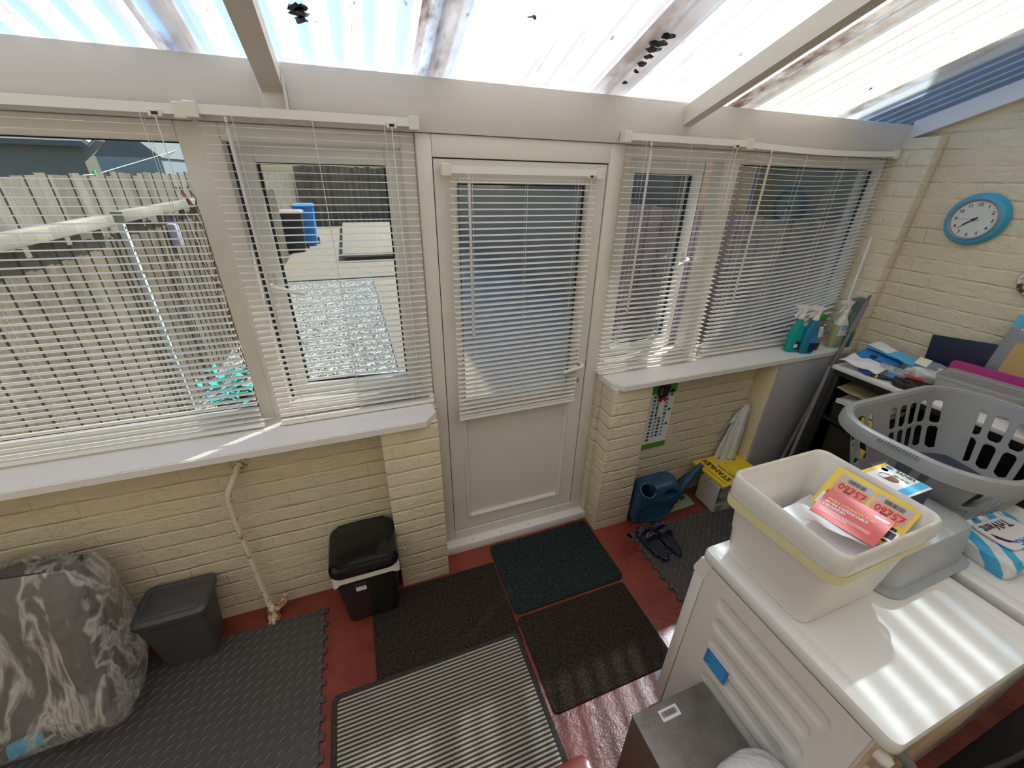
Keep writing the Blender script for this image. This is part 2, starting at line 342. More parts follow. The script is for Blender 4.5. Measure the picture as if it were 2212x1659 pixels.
M['steelbox'] = t.fin(t.bsdf(t.mix(t.ramp(t.noise(7, 5, g, 0.7), [(0.35, 0.0), (0.7, 1.0)]), (0.145, 0.128, 0.11), (0.235, 0.215, 0.19)), 0.32, 0.25, t.bump(t.noise(18, 5, g, 0.6, 1.5), 0.25, 0.01)))

# ------------------------------------------------------------------ mesh helpers
WL = {}
def link(o): COL.objects.link(o); return o
def obj(name, bm, m, parent=None, smooth=True, angle=35, label=None, stuff=False, loc=None):
    """bm in world coordinates; the object's origin is its parent's, or the centre of its base."""
    if parent is not None: L = WL[parent]
    elif loc is not None: L = Vector(loc)
    else:
        xs = [v.co for v in bm.verts]
        L = Vector(((min(v.x for v in xs)+max(v.x for v in xs))/2, (min(v.y for v in xs)+max(v.y for v in xs))/2, min(v.z for v in xs)))
    bmesh.ops.translate(bm, verts=bm.verts, vec=-L)
    bmesh.ops.recalc_face_normals(bm, faces=bm.faces)
    me = bpy.data.meshes.new(name); bm.to_mesh(me); bm.free()
    for mm in (m if isinstance(m, (list, tuple)) else [m]): me.materials.append(M[mm] if isinstance(mm, str) else mm)
    if smooth:
        me.polygons.foreach_set('use_smooth', [True]*len(me.polygons)); me.set_sharp_from_angle(angle=math.radians(angle))
    o = bpy.data.objects.new(name, me); link(o)
    if parent is not None: o.parent = parent
    else: o.location = L
    WL[o] = L
    if label: o['label'] = label
    if stuff: o['kind'] = 'stuff'
    return o
def thing(name, loc, label=None, cat=None, group=None, kind=None):
    o = bpy.data.objects.new(name, None); o.empty_display_size = 0.05; link(o); o.location = loc; WL[o] = Vector(loc)
    return tag(o, label, cat, group, kind)
def tag(o, label=None, cat=None, group=None, kind=None):
    if label: o['label'] = label
    if cat: o['category'] = cat
    if group: o['group'] = group
    if kind: o['kind'] = kind
    return o
def struct(o): o['kind'] = 'structure'; return o
def B(): return bmesh.new()
def box(bm, x0, x1, y0, y1, z0, z1, bev=0.0, seg=2, mat=0, M4=None):
    vs = [bm.verts.new(p) for p in [(x0, y0, z0), (x1, y0, z0), (x1, y1, z0), (x0, y1, z0), (x0, y0, z1), (x1, y0, z1), (x1, y1, z1), (x0, y1, z1)]]
    fs = [bm.faces.new([vs[i] for i in f]) for f in [(0, 3, 2, 1), (4, 5, 6, 7), (0, 1, 5, 4), (1, 2, 6, 5), (2, 3, 7, 6), (3, 0, 4, 7)]]
    for f in fs: f.material_index = mat
    if bev:
        r = bmesh.ops.bevel(bm, geom=list({e for f in fs for e in f.edges}), offset=bev, segments=seg, affect='EDGES', profile=0.5)
        vs = list({v for f in r['faces'] for v in f.verts} | {v for v in vs if v.is_valid})
    if M4 is not None:
        bmesh.ops.transform(bm, matrix=M4, verts=[v for v in vs if v.is_valid])
    return bm
def bxo(name, x0, x1, y0, y1, z0, z1, m, parent=None, bev=0.0, **k): return obj(name, box(B(), x0, x1, y0, y1, z0, z1, bev), m, parent, **k)
def loft(bm, rings, closed=True, cap0=True, cap1=True, mat=0):
    R = [[bm.verts.new(p) for p in r] for r in rings]; n = len(R[0])
    for a, b in zip(R, R[1:]):
        for i in range(n if closed else n-1):
            f = bm.faces.new((a[i], a[(i+1) % n], b[(i+1) % n], b[i])); f.material_index = mat
    if cap0: bm.faces.new(R[0][::-1]).material_index = mat
    if cap1: bm.faces.new(R[-1]).material_index = mat
    return R
def loftb(rings):
    bm = B(); loft(bm, rings); return bm
def rr(cx, cy, hw, hd, r, z, n=6):
    r = min(r, hw*0.999, hd*0.999); pts = []
    for (sx_, sy_, a0) in ((1, 1, 0), (-1, 1, PI/2), (-1, -1, PI), (1, -1, 1.5*PI)):
        for i in range(n+1):
            a = a0+i*PI/2/n; pts.append((cx+sx_*(hw-r)+r*math.cos(a), cy+sy_*(hd-r)+r*math.sin(a), z))
    return pts
def ring(c, r, n, ax='z', rx=None):
    rx = rx or r; out = []
    for i in range(n):
        a = 2*PI*i/n; u, v = r*math.cos(a), rx*math.sin(a)
        out.append({'z': (c[0]+u, c[1]+v, c[2]), 'y': (c[0]+u, c[1], c[2]+v), 'x': (c[0], c[1]+u, c[2]+v)}[ax])
    return out
def tube(bm, pts, r, n=10, cap=True, mat=0):
    pts = [Vector(p) for p in pts]; rs = r if isinstance(r, (list, tuple)) else [r]*len(pts); rings = []
    up_ = None
    for i, p in enumerate(pts):
        d = (pts[min(i+1, len(pts)-1)]-pts[max(i-1, 0)]).normalized()
        if up_ is None: up_ = Vector((0, 0, 1)) if abs(d.z) < 0.9 else Vector((1, 0, 0))
        a = d.cross(up_).normalized(); b_ = a.cross(d).normalized(); up_ = b_
        rings.append([p+rs[i]*(math.cos(2*PI*k/n)*a+math.sin(2*PI*k/n)*b_) for k in range(n)])
    loft(bm, rings, True, cap, cap, mat); return bm
def curve(pts, n=8):
    P = [Vector(p) for p in pts]; out = []
    for i in range(len(P)-1):
        p0, p1, p2, p3 = P[max(i-1, 0)], P[i], P[i+1], P[min(i+2, len(P)-1)]
        for k in range(n):
            t_ = k/n; out.append(0.5*((2*p1)+(-p0+p2)*t_+(2*p0-5*p1+4*p2-p3)*t_*t_+(-p0+3*p1-3*p2+p3)*t_**3))
    return out+[P[-1]]
def lathe(bm, prof, c, n=24, M4=None, mat=0, hollow=False):
    rings = [[(r*math.cos(2*PI*k/n), r*math.sin(2*PI*k/n), z) for k in range(n)] for r, z in prof]
    R = loft(bm, rings, True, not hollow, not hollow, mat=mat); vs = [v for r in R for v in r]
    if hollow:
        for i in range(n): bm.faces.new((R[-1][i], R[-1][(i+1) % n], R[0][(i+1) % n], R[0][i]))
    bmesh.ops.transform(bm, matrix=M4 if M4 else Matrix.Translation(c), verts=vs); return bm
def frame(o_, x, y):
    x = Vector(x).normalized(); y = Vector(y); z = x.cross(y).normalized(); y = z.cross(x).normalized()
    return Matrix(((x.x, y.x, z.x, o_[0]), (x.y, y.y, z.y, o_[1]), (x.z, y.z, z.z, o_[2]), (0, 0, 0, 1)))
def prism(bm, poly, z0, z1, M4=None, mat=0):
    a = [bm.verts.new((p[0], p[1], z0)) for p in poly]; c = [bm.verts.new((p[0], p[1], z1)) for p in poly]; n = len(poly)
    bm.faces.new(a[::-1]).material_index = mat; bm.faces.new(c).material_index = mat
    for i in range(n): bm.faces.new((a[i], a[(i+1) % n], c[(i+1) % n], c[i])).material_index = mat
    if M4 is not None: bmesh.ops.transform(bm, matrix=M4, verts=a+c)
    return bm
def txt(name, s_, size, M4, m, parent, align='LEFT', ext=0.0004, sx_=1.0, bold=0.018):
    cu = bpy.data.curves.new('txt', 'FONT'); cu.body = s_; cu.size = size; cu.extrude = ext; cu.align_x = align; cu.offset = size*bold; cu.resolution_u = 2
    o_ = bpy.data.objects.new('txt', cu); link(o_)
    me = bpy.data.meshes.new_from_object(o_.evaluated_get(bpy.context.evaluated_depsgraph_get()))
    bpy.data.objects.remove(o_); bpy.data.curves.remove(cu)
    bm = B(); bm.from_mesh(me); bpy.data.meshes.remove(me)
    bmesh.ops.transform(bm, matrix=M4 @ Matrix.Diagonal((sx_, 1, 1, 1)), verts=bm.verts)
    return obj(name, bm, m, parent, smooth=False)
def crumple(bm, amp, scale, seed=0):
    bm.normal_update()
    for v in bm.verts:
        n_ = noise.noise_vector((v.co+Vector((seed, seed, seed)))*scale)
        v.co += Vector(n_)*amp
def cut(bm, cutters):
    def mk(b):
        me = bpy.data.meshes.new('tmp'); bmesh.ops.recalc_face_normals(b, faces=b.faces); b.to_mesh(me); b.free(); return link(bpy.data.objects.new('tmp', me))
    a = mk(bm); cs = [mk(c) for c in cutters]
    for c in cs:
        m_ = a.modifiers.new('b', 'BOOLEAN'); m_.operation = 'DIFFERENCE'; m_.object = c; m_.solver = 'EXACT'
    bpy.context.view_layer.update()
    me = bpy.data.meshes.new_from_object(a.evaluated_get(bpy.context.evaluated_depsgraph_get()))
    out = B(); out.from_mesh(me)
    for o_ in [a]+cs:
        d = o_.data; bpy.data.objects.remove(o_); bpy.data.meshes.remove(d)
    bpy.data.meshes.remove(me); return out
def quadsheet(bm, c00, c10, c11, c01, nx=8, ny=8, bulge=0.0, noi=0.0, seed=0, th=0.0006, mat=0):
    c00, c10, c11, c01 = map(Vector, (c00, c10, c11, c01)); nrm = (c10-c00).cross(c01-c00).normalized()
    top = []; bot = []
    for j in range(ny+1):
        for i in range(nx+1):
            u, v = i/nx, j/ny; p = c00*(1-u)*(1-v)+c10*u*(1-v)+c11*u*v+c01*(1-u)*v
            p += nrm*(bulge*math.sin(PI*u)*math.sin(PI*v))
            if noi: p += nrm*noi*noise.noise(p*18+Vector((seed, 0, 0)))+Vector(noise.noise_vector(p*9+Vector((seed, 3, 1))))*noi*0.4
            top.append(bm.verts.new(p)); bot.append(bm.verts.new(p-nrm*th))
    W_ = nx+1
    def q(L, f):
        for j in range(ny):
            for i in range(nx):
                a = (L[j*W_+i], L[j*W_+i+1], L[(j+1)*W_+i+1], L[(j+1)*W_+i]); bm.faces.new(a if f else a[::-1]).material_index = mat
    q(top, True); q(bot, False)
    edge = [j for j in range(W_)]+[j*W_+nx for j in range(1, ny+1)]+[ny*W_+i for i in range(nx-1, -1, -1)]+[j*W_ for j in range(ny-1, 0, -1)]
    for k in range(len(edge)):
        a, b_ = edge[k], edge[(k+1) % len(edge)]; bm.faces.new((top[b_], top[a], bot[a], bot[b_])).material_index = mat
    return bm

# ================================================================== STRUCTURE
SILL, ZB, ZR, XR, YN = 1.042, 2.135, 2.30, 2.739, -0.07
SL = 0.354
YB = -2.55; XL = -2.75
struct(bxo('floor', XL, XR+0.1, YB, 0.16, -0.12, 0, 'floor'))
struct(obj('wall_front', box(box(B(), XL, -0.0585, YN, 0.15, 0, SILL-0.03), -0.33, -0.077, -0.19, YN-0.0005, 0, SILL-0.03, 0.004), 'brick_cream'))
struct(obj('wall_front', box(box(B(), 0.8425, XR, YN, 0.15, 0, SILL-0.03), 0.856, 1.104, -0.19, YN-0.0005, 0, SILL-0.03, 0.004), 'brick_cream'))
bm = prism(B(), [(YB, 0), (0.15, 0), (0.15, ZR-0.08), (YB, ZR-0.01-SL*YB)], 0, 0.2, Matrix(((0, 0, 1, XR), (1, 0, 0, 0), (0, 1, 0, 0), (0, 0, 0, 1)))); box(bm, 2.66, XR, -0.2, 0.15, 0, 2.235, 0.006)
struct(obj('wall_right', bm, 'brick_cream'))
struct(obj('wall_left', prism(B(), [(YB, 0), (0.15, 0), (0.15, ZR-0.08), (YB, ZR-0.01-SL*YB)], 0, 0.2, Matrix(((0, 0, 1, XL-0.2), (1, 0, 0, 0), (0, 1, 0, 0), (0, 0, 0, 1)))), 'brick_cream'))
bm = B(); box(bm, XL, XR, YB-0.2, YB, 0, 4.2)
struct(obj('wall_back', bm, 'brick_cream'))
def sill(x0, x1, ch0, ch1, nm):
    P = [(x0, 0.02)]
    P += [(x0, -0.155), (x0+0.045, -0.212)] if ch0 else [(x0, -0.212)]
    P += [(x1-0.055, -0.218), (x1, -0.155)] if ch1 else [(x1, -0.212)]
    P += [(x1, 0.02)]
    bm = prism(B(), P, SILL-0.032, SILL)
    bmesh.ops.bevel(bm, geom=[e for e in bm.edges if abs(e.verts[0].co.z-e.verts[1].co.z) < 1e-6 and e.verts[0].co.z > SILL-0.01], offset=0.004, segments=2, affect='EDGES')
    return struct(obj(nm, bm, 'sill'))
sill(XL, -0.078, 0, 1, 'trim_1'); sill(0.848, 2.66, 1, 0, 'trim_2')
# fascia beam over the windows, side board, threshold
struct(bxo('trim_3', XL, XR-0.005, -0.03, 0.12, ZB, ZR, 'beam', bev=0.002))
bm = B(); P = [(-0.03, 2.232), (-2.5, 2.232+SL*2.47), (-2.5, 2.318+SL*2.47), (-0.03, 2.318)]
prism(bm, P, 0, 0.042, Matrix(((0, 0, 1, XR-0.042), (1, 0, 0, 0), (0, 1, 0, 0), (0, 0, 0, 1))))
struct(obj('trim_4', bm, 'upvc'))
struct(bxo('trim_5', -0.077, 0.858, -0.075, 0.15, 0.0, 0.057, 'sill', bev=0.004))
bm = B()
for sx_ in (0.1, 0.28, 0.46, 0.64): lathe(bm, [(0.004, 0), (0.004, 0.001)], (sx_, -0.05, 0.057), 10)
obj('screw_hole', bm, 'soil', bpy.data.objects['trim_5'])

# roof: corrugated sheets, rafters
ceil = thing('ceiling', (0, 0, ZR), kind='structure')
PX, AMP = RPX, 0.0115
k = 0; x0 = -2.95
while x0 < XR-0.05:
    xs0, xs1 = max(x0, XL), min(x0+0.725+0.135, XR-0.004); n = int((xs1-xs0)/PX*12); bm = B(); rows = []
    for j, y in enumerate((0.2, 0.0, -0.6, -1.2, -1.8, -2.4, YB)):
        rows.append([bm.verts.new((xs0+(xs1-xs0)*i/n, y, ZR+0.012+SL*(-y)+(0.006 if k % 2 else 0)+AMP*-math.cos(2*PI*(xs0+(xs1-xs0)*i/n-RPH)/PX))) for i in range(n+1)])
    for a, c in zip(rows, rows[1:]):
        for i in range(n): bm.faces.new((a[i], a[i+1], c[i+1], c[i]))
    ob = obj('roof_sheet', bm, ['roof_banded', 'roof_banded', 'roof_banded', 'roof_banded', 'roof_milky', 'roof_milky', 'roof_cream', 'roof_clear'][k], ceil, angle=180)
    x0 += 0.725; k += 1
def rafter(x, wd, name):
    bm = B(); P = [(-0.028, 2.215), (-2.54, 2.215+SL*2.51), (-2.54, 2.288+SL*2.51), (-0.028, 2.288)]
    prism(bm, P, 0, wd, Matrix(((0, 0, 1, x), (1, 0, 0, 0), (0, 1, 0, 0), (0, 0, 0, 1))))
    return obj(name, bm, 'rafter', ceil)
rafter(-0.521, 0.062, 'rafter'); rafter(1.117, 0.05, 'rafter')
bm = B(); box(bm, -0.53, -0.452, -0.034, -0.030, 2.14, 2.245); box(bm, -0.458, -0.452, -0.07, -0.030, 2.15, 2.26)
obj('rafter_bracket', bm, 'upvc', ceil, smooth=False)
bm = B()
for (x, y, r) in ((-0.369, -0.225, 0.027), (-0.372, -0.248, 0.024), (-0.367, -0.205, 0.018), (0.255, -0.337, 0.013), (0.722, -0.31, 0.030), (0.728, -0.28, 0.026), (0.738, -0.245, 0.018), (0.730, -0.345, 0.022), (0.738, -0.21, 0.014), (0.742, -0.17, 0.010), (0.745, -0.10, 0.008), (1.923, -0.246, 0.008)):
    lathe(bm, [(0.001, 0.0), (r*0.8, 0.001), (r, 0.004), (r*0.6, 0.008), (0.001, 0.010)], (x, y, ZR+SL*(-y)-0.012), 14)
crumple(bm, 0.01, 60, 3)
obj('leaf_clump', bm, 'black', ceil)

# ---------------------------------------------------------------- windows
def rectframe(bm, x0, x1, z0, z1, wv, y0, y1, bev=0.003, mat=0):
    for (a, b_, c, d) in ((x0, x0+wv, z0, z1), (x1-wv, x1, z0, z1), (x0+wv, x1-wv, z0, z0+wv), (x0+wv, x1-wv, z1-wv, z1)):
        box(bm, a, b_, y0, y1, c, d, bev, 1, mat)
    return bm
def fixed_window(n, x0, x1):
    wz = thing('window_%d' % n, ((x0+x1)/2, 0.05, SILL), kind='structure')
    obj('window_frame', rectframe(B(), x0, x1, SILL+0.002, ZB-0.001, 0.058, 0.012, 0.078), 'upvc', wz)
    obj('gasket', rectframe(B(), x0+0.057, x1-0.057, SILL+0.058, ZB-0.057, 0.006, 0.036, 0.05, 0), 'gasket', wz)
    bxo('pane', x0+0.055, x1-0.055, 0.046, 0.054, SILL+0.055, ZB-0.055, 'glass', wz)
    return wz
def casement(n, x0, x1, hinge, ang, hz):
    wz = thing('window_%d' % n, ((x0+x1)/2, 0.05, SILL), kind='structure')
    obj('window_frame', rectframe(B(), x0, x1, SILL+0.002, ZB-0.001, 0.052, 0.0, 0.07), 'upvc', wz)
    a, b_ = (x0+0.058, x1-0.045) if hinge == 'r' else (x0+0.045, x1-0.058)
    hx = b_ if hinge == 'r' else a
    R = Matrix.Translation((hx, 0.055, 0)) @ Matrix.Rotation(-ang if hinge == 'r' else ang, 4, 'Z') @ Matrix.Translation((-hx, -0.055, 0))
    bm = rectframe(B(), a, b_, SILL+0.047, ZB-0.047, 0.062, 0.03, 0.088); bmesh.ops.transform(bm, matrix=R, verts=bm.verts)
    sash = obj('sash', bm, 'upvc_out', wz)
    bm = rectframe(B(), a-0.014, b_+0.010, SILL+0.037, ZB-0.037, 0.0135, 0.036, 0.060, 0); bmesh.ops.transform(bm, matrix=R, verts=bm.verts)
    obj('sash_seal', bm, 'gasket', sash)
    bm = rectframe(B(), a+0.061, b_-0.061, SILL+0.108, ZB-0.108, 0.008, 0.05, 0.064, 0); bmesh.ops.transform(bm, matrix=R, verts=bm.verts)
    obj('gasket', bm, 'gasket', sash)
    bm = box(B(), a+0.06, b_-0.06, 0.055, 0.063, SILL+0.107, ZB-0.107); bmesh.ops.transform(bm, matrix=R, verts=bm.verts)
    obj('pane', bm, 'glass', sash)
    hxx = a+0.026 if hinge == 'r' else b_-0.026; s_ = 1 if hinge == 'r' else -1
    bm = B(); tube(bm, ring((hxx, 0.018, hz), 0.02, 2, 'y')[:1]+[(hxx, 0.03, hz)], 0.001, 4); bm.clear()
    box(bm, hxx-0.014, hxx+0.014, 0.018, 0.031, hz-0.035, hz+0.035, 0.006)
    tube(bm, curve([(hxx, 0.02, hz), (hxx, -0.004, hz-0.003), (hxx+s_*0.03, -0.010, hz-0.012), (hxx+s_*0.115, -0.008, hz-0.035)], 5), [0.011]*8+[0.009]*8, 8)
    bmesh.ops.transform(bm, matrix=R, verts=bm.verts); obj('handle', bm, 'upvc', sash)
    return wz
fixed_window(1, -2.7, -0.735)
casement(2, -0.725, -0.0585, 'r', math.radians(6), 1.60)
casement(3, 0.8425, 1.488, 'l', math.radians(9), 1.61)
fixed_window(4, 1.492, 2.658)
bm = B(); box(bm, -0.738, -0.722, 0.004, 0.06, SILL, ZB)
struct(obj('trim_6', bm, 'upvc'))

# ---------------------------------------------------------------- door
dr = thing('door_1', (0.385, 0.0, 0.057), kind='structure')
bm = B(); x0, x1, zt = -0.058, 0.842, ZB-0.001
for (a, b_, c, d) in ((x0, 0.0, 0.058, zt), (0.771, x1, 0.058, zt), (0.0, 0.771, 2.058, zt), (0.0, 0.771, 0.058, 0.116)): box(bm, a, b_, -0.02, 0.07, c, d, 0.004, 2)
obj('door_frame', bm, 'upvc', dr)
lf = thing('leaf', (0.385, 0.0, 0.117)); lf.parent = dr; lf.location = WL[lf]-WL[dr]
bm = B(); LX0, LX1, LZ0, LZ1 = 0.004, 0.767, 0.121, 2.054; GX0, GX1 = 0.091, 0.672; G0, G1, P0, P1 = 0.985, 1.975, 0.215, 0.885
for (a, b_, c, d) in ((LX0, GX0-0.01, LZ0, LZ1), (GX1+0.01, LX1, LZ0, LZ1), (GX0-0.01, GX1+0.01, LZ0, P0-0.01), (GX0-0.01, GX1+0.01, P1+0.01, G0-0.01), (GX0-0.01, GX1+0.01, G1+0.01, LZ1)):
    box(bm, a, b_, -0.012, 0.05, c, d, 0.001, 1)
leaf = obj('leaf_frame', bm, 'upvc', lf)
bm = B(); rectframe(bm, GX0-0.016, GX1+0.016, P0-0.016, P1+0.016, 0.024, -0.020, 0.02, 0.008); rectframe(bm, GX0-0.016, GX1+0.016, G0-0.016, G1+0.016, 0.02, -0.018, 0.02, 0.006)
obj('beading', bm, 'upvc', lf)
bxo('door_panel', GX0, GX1, 0.0, 0.02, P0, P1, 'upvc', lf)
bxo('pane', GX0-0.005, GX1+0.005, 0.012, 0.02, G0-0.01, G1+0.01, 'glass_door', lf)
bm = rectframe(B(), GX0+0.003, GX1-0.003, G0+0.003, G1-0.003, 0.006, -0.003, 0.012, 0); obj('gasket', bm, 'gasket', lf)
bm = rectframe(B(), 0.0005, 0.7705, 0.117, 2.0575, 0.004, -0.008, 0.06, 0); obj('door_seal', bm, 'gasket', lf)
bm = B(); hx = 0.722
pts = [(hx+0.0155*math.cos(a), 1.21-0.0155+0.0155*math.sin(a)) for a in [PI*i/8 for i in range(9)]]+[(hx+0.0155*math.cos(a), 0.975+0.0155*math.sin(a)) for a in [PI+PI*i/8 for i in range(9)]]
prism(bm, pts, -0.008, 0.0, Matrix(((1, 0, 0, 0), (0, 0, 1, -0.014), (0, 1, 0, 0), (0, 0, 0, 1))))
hp = obj('handle_plate', bm, 'upvc', lf)
bm = B(); tube(bm, curve([(hx, -0.02, 1.118), (hx, -0.045, 1.118), (hx-0.005, -0.062, 1.116), (hx-0.03, -0.068, 1.112), (hx-0.115, -0.066, 1.098)], 6), [0.0115]*12+[0.010]*13, 10)
obj('handle', bm, 'upvc', lf)
bm = B(); lathe(bm, [(0.009, 0), (0.009, 0.002)], None, 12, frame((hx+0.002, -0.021, 1.028), (1, 0, 0), (0, 0, 1)) @ Matrix.Translation((0, 0, -0.002)))
box(bm, hx-0.003, hx+0.007, -0.0245, -0.021, 1.002, 1.026)
obj('keyhole', bm, 'pipe_metal', lf)

# ================================================================== BLINDS
def blind(x0, x1, zt, zb, y, label, skip=(), pitch=0.0245, tilt=0.0, curvef=None, wand=None, pull=None, wl=0.64, ladders=3, brk=(True, True), slx=(0, 0), bunch=0, rail_drop=0.0):
    cf = curvef or (lambda x, z: 0.0)
    r = thing('window_blind', ((x0+x1)/2, y, zb), label, 'blind', 'white venetian blinds along the window wall')
    n = 24
    bm = B(); P = [(-0.0125, 0), (0.0125, 0), (0.0125, 0.026), (0.010, 0.026), (0.010, 0.004), (-0.010, 0.004), (-0.010, 0.026), (-0.0125, 0.026)]
    rings = [[(x0+(x1-x0)*i/n, y+p[0], zt-0.026+p[1]+cf(x0+(x1-x0)*i/n, zt)) for p in P] for i in range(n+1)]; loft(bm, rings)
    obj('headrail', bm, 'slat', r)
    for s_, on_ in ((0, brk[0]), (1, brk[1])):
        if on_:
            xx = x0 if s_ == 0 else x1; zz = zt+cf(xx, zt); bm = B(); d = 1 if s_ else -1
            box(bm, xx-0.017, xx+0.017, y-0.018, y+0.022, zz-0.036, zz+0.006, 0.002, 1)
            obj('bracket', bm, 'blind_plastic', r)
    ct = math.cos(tilt); st = math.sin(tilt); bm = B(); zs = []; z = zt-0.055; k = 0
    while z > zb+0.02+bunch*0.004:
        if k not in skip: zs.append(z)
        z -= pitch; k += 1
    for q in range(bunch): zs.append(zb+0.016+0.004*(bunch-q))
    for z in zs:
        rings = []
        for i in range(n+1):
            x = x0+0.006+slx[0]+(x1-x0-0.012-slx[0]-slx[1])*i/n; R_ = []
            for (u, h) in ((-0.0125, 0), (-0.006, 0.0013), (0, 0.0018), (0.006, 0.0013), (0.0125, 0), (0.006, 0.0009), (0, 0.0013), (-0.006, 0.0009)):
                R_.append((x, y+u*ct-h*st, z+u*st+h*ct+cf(x, z)))
            rings.append(R_)
        loft(bm, rings)
    obj('slats', bm, 'slat', r, angle=60)
    bm = B(); rings = []
    for i in range(n+1):
        x = x0+0.004+slx[0]+(x1-x0-0.008-slx[0]-slx[1])*i/n; zz = zb-rail_drop+cf(x, zb)
        rings.append([(x, y-0.014, zz+0.002), (x, y-0.011, zz), (x, y+0.011, zz), (x, y+0.014, zz+0.002), (x, y+0.0125, zz+0.016), (x, y-0.0125, zz+0.016)])
    loft(bm, rings); obj('bottom_rail', bm, 'slat', r)
    bm = B()
    for q in range(ladders):
        x = x0+0.1+(x1-x0-0.2)*q/max(1, ladders-1)
        for yy in (y-0.0128, y+0.0128): tube(bm, [(x, yy, zt-0.02+cf(x, zt)), (x, yy, (zt+zb)/2+cf(x, (zt+zb)/2)), (x, yy, zb+0.01+cf(x, zb))], 0.0008, 4)
    obj('ladder_cord', bm, 'cord', r)
    if wand is not None:
        bm = B(); tube(bm, [(wand, y-0.022, zt-0.03), (wand, y-0.024, zt-0.045)], 0.004, 6); tube(bm, [(wand, y-0.024, zt-0.045), (wand+0.001, y-0.028, zt-0.06)], 0.0012, 4)
        tube(bm, [(wand, y-0.028, zt-0.06), (wand+0.003, y-0.030, zt-0.06-wl)], 0.0056, 8)
        obj('wand', bm, 'wand', r)
    if pull is not None:
        bm = B(); px, pz = pull
        tube(bm, [(px, y-0.016, zt-0.022), (px, y-0.018, zt-0.3), (px+0.01, y-0.019, pz)], 0.0014, 5)
        obj('pull_cord', bm, 'cord', r)
        bm = B(); box(bm, px-0.017, px+0.017, y-0.016, y-0.010, zt-0.034, zt-0.016, 0.001, 1); box(bm, px-0.008, px+0.008, y-0.0175, y-0.015, zt-0.030, zt-0.022, 0, 1, 1)
        obj('cord_lock', bm, ['blind_plastic', 'black'], r)
    return r
YBL = -0.055
blind(-2.55, -0.745, 2.168, 1.052, YBL, 'widest white venetian blind, left of the mullion over the fence view', skip=(2, 3, 4, 5), tilt=0.05, pull=(-0.808, 1.75), ladders=4, brk=(False, True), wand=None, slx=(0, 0.026), rail_drop=0.0)
blind(-0.715, -0.065, 2.172, 1.046, YBL-0.004, 'white venetian blind over the window just left of the door', tilt=0.05, wand=-0.63, pull=(-0.142, 1.27), wl=0.66, ladders=3, slx=(0.0, 0.0))
blind(0.042, 0.706, 2.032, 0.908, -0.048, 'white venetian blind hung on the door itself with brown-shadowed slats at its foot', tilt=0.16, wand=0.125, pull=(0.665, 1.92), wl=0.62, ladders=3, bunch=2, slx=(0.006, 0.006))
blind(0.815, 1.495, 2.172, 1.056, YBL, 'narrow white venetian blind just right of the door, bottom rail resting on the sill', tilt=0.06, wand=0.93, pull=(1.418, 2.02), wl=0.72, ladders=3)
def cf4(x, z):
    u = max(0, min(1, (x-1.54)/1.08)); return 0.125*(2.165-z)/1.1*u*u*min(1, max(0.0, (z-1.06)/0.14))-0.012*math.sin(PI*u)*(z-1.05)/1.1
blind(1.52, 2.625, 2.170, 1.058, -0.035, 'wide white venetian blind at the right corner, its slats curving up towards the wall', tilt=0.10, wand=1.655, wl=0.72, ladders=4, curvef=cf4, bunch=3, slx=(0.015, 0.01))
bm = tube(B(), [(2.598, -0.10, 1.72), (2.58, -0.13, SILL+0.004)], 0.006, 8)
tag(obj('curtain_rod', bm, 'slat'), 'thin white rod leaning in the corner beside the rightmost blind', 'rod')
bm = tube(B(), curve([(-0.80, -0.075, SILL+0.0035), (-0.86, -0.10, SILL+0.0035), (-0.92, -0.085, SILL+0.0035), (-0.90, -0.05, SILL+0.0035), (-0.84, -0.06, SILL+0.0035), (-0.77, -0.09, SILL+0.0035)], 6), 0.0014, 5)
tag(obj('loose_cord', bm, 'cord'), 'loose white cord curled on the left sill below the mullion', 'cord')

# ================================================================== FLOOR MATS
def foam_mat(x0, x1, y0, y1, teeth, label):
    P = []; T = 0.034
    def edge(ax, c, a, b_, sgn):
        out = []; n = int(abs(b_-a)/T); n -= n % 2; d = (b_-a)/n
        for i in range(n):
            o_ = 0.0 if i % 2 else -sgn*0.017
            lo, hi = a+d*i, a+d*(i+1); e = d*0.16*(1 if i % 2 == 0 else -1)
            out += [(lo-e, c+o_), (hi+e, c+o_)]
        return [((c_, p) if ax == 'x' else (p, c_)) for p, c_ in out]
    P += edge('y', y0, x0, x1, -1) if 'S' in teeth else [(x0, y0), (x1, y0)]
    P += edge('x', x1, y0, y1, 1) if 'E' in teeth else [(x1, y0), (x1, y1)]
    P += edge('y', y1, x1, x0, 1) if 'N' in teeth else [(x1, y1), (x0, y1)]
    P += edge('x', x0, y1, y0, -1) if 'W' in teeth else [(x0, y1), (x0, y0)]
    Q = [P[0]]
    for p in P[1:]:
        if (Vector(p)-Vector(Q[-1])).length > 1e-4: Q.append(p)
    bm = prism(B(), Q, 0.0005, 0.011)
    return tag(obj('foam_mat', bm, 'foam', smooth=False), label, 'mat', 'dark grey tread-pattern foam mats')
foam_mat(-2.3, -0.708, -1.65, -0.185, 'E', 'large dark grey foam mat under the wrapped bag and the lidded grey bin at left')
foam_mat(1.035, 2.25, -1.05, -0.29, 'W', 'dark grey foam mat under the sandals and in front of the watering can')
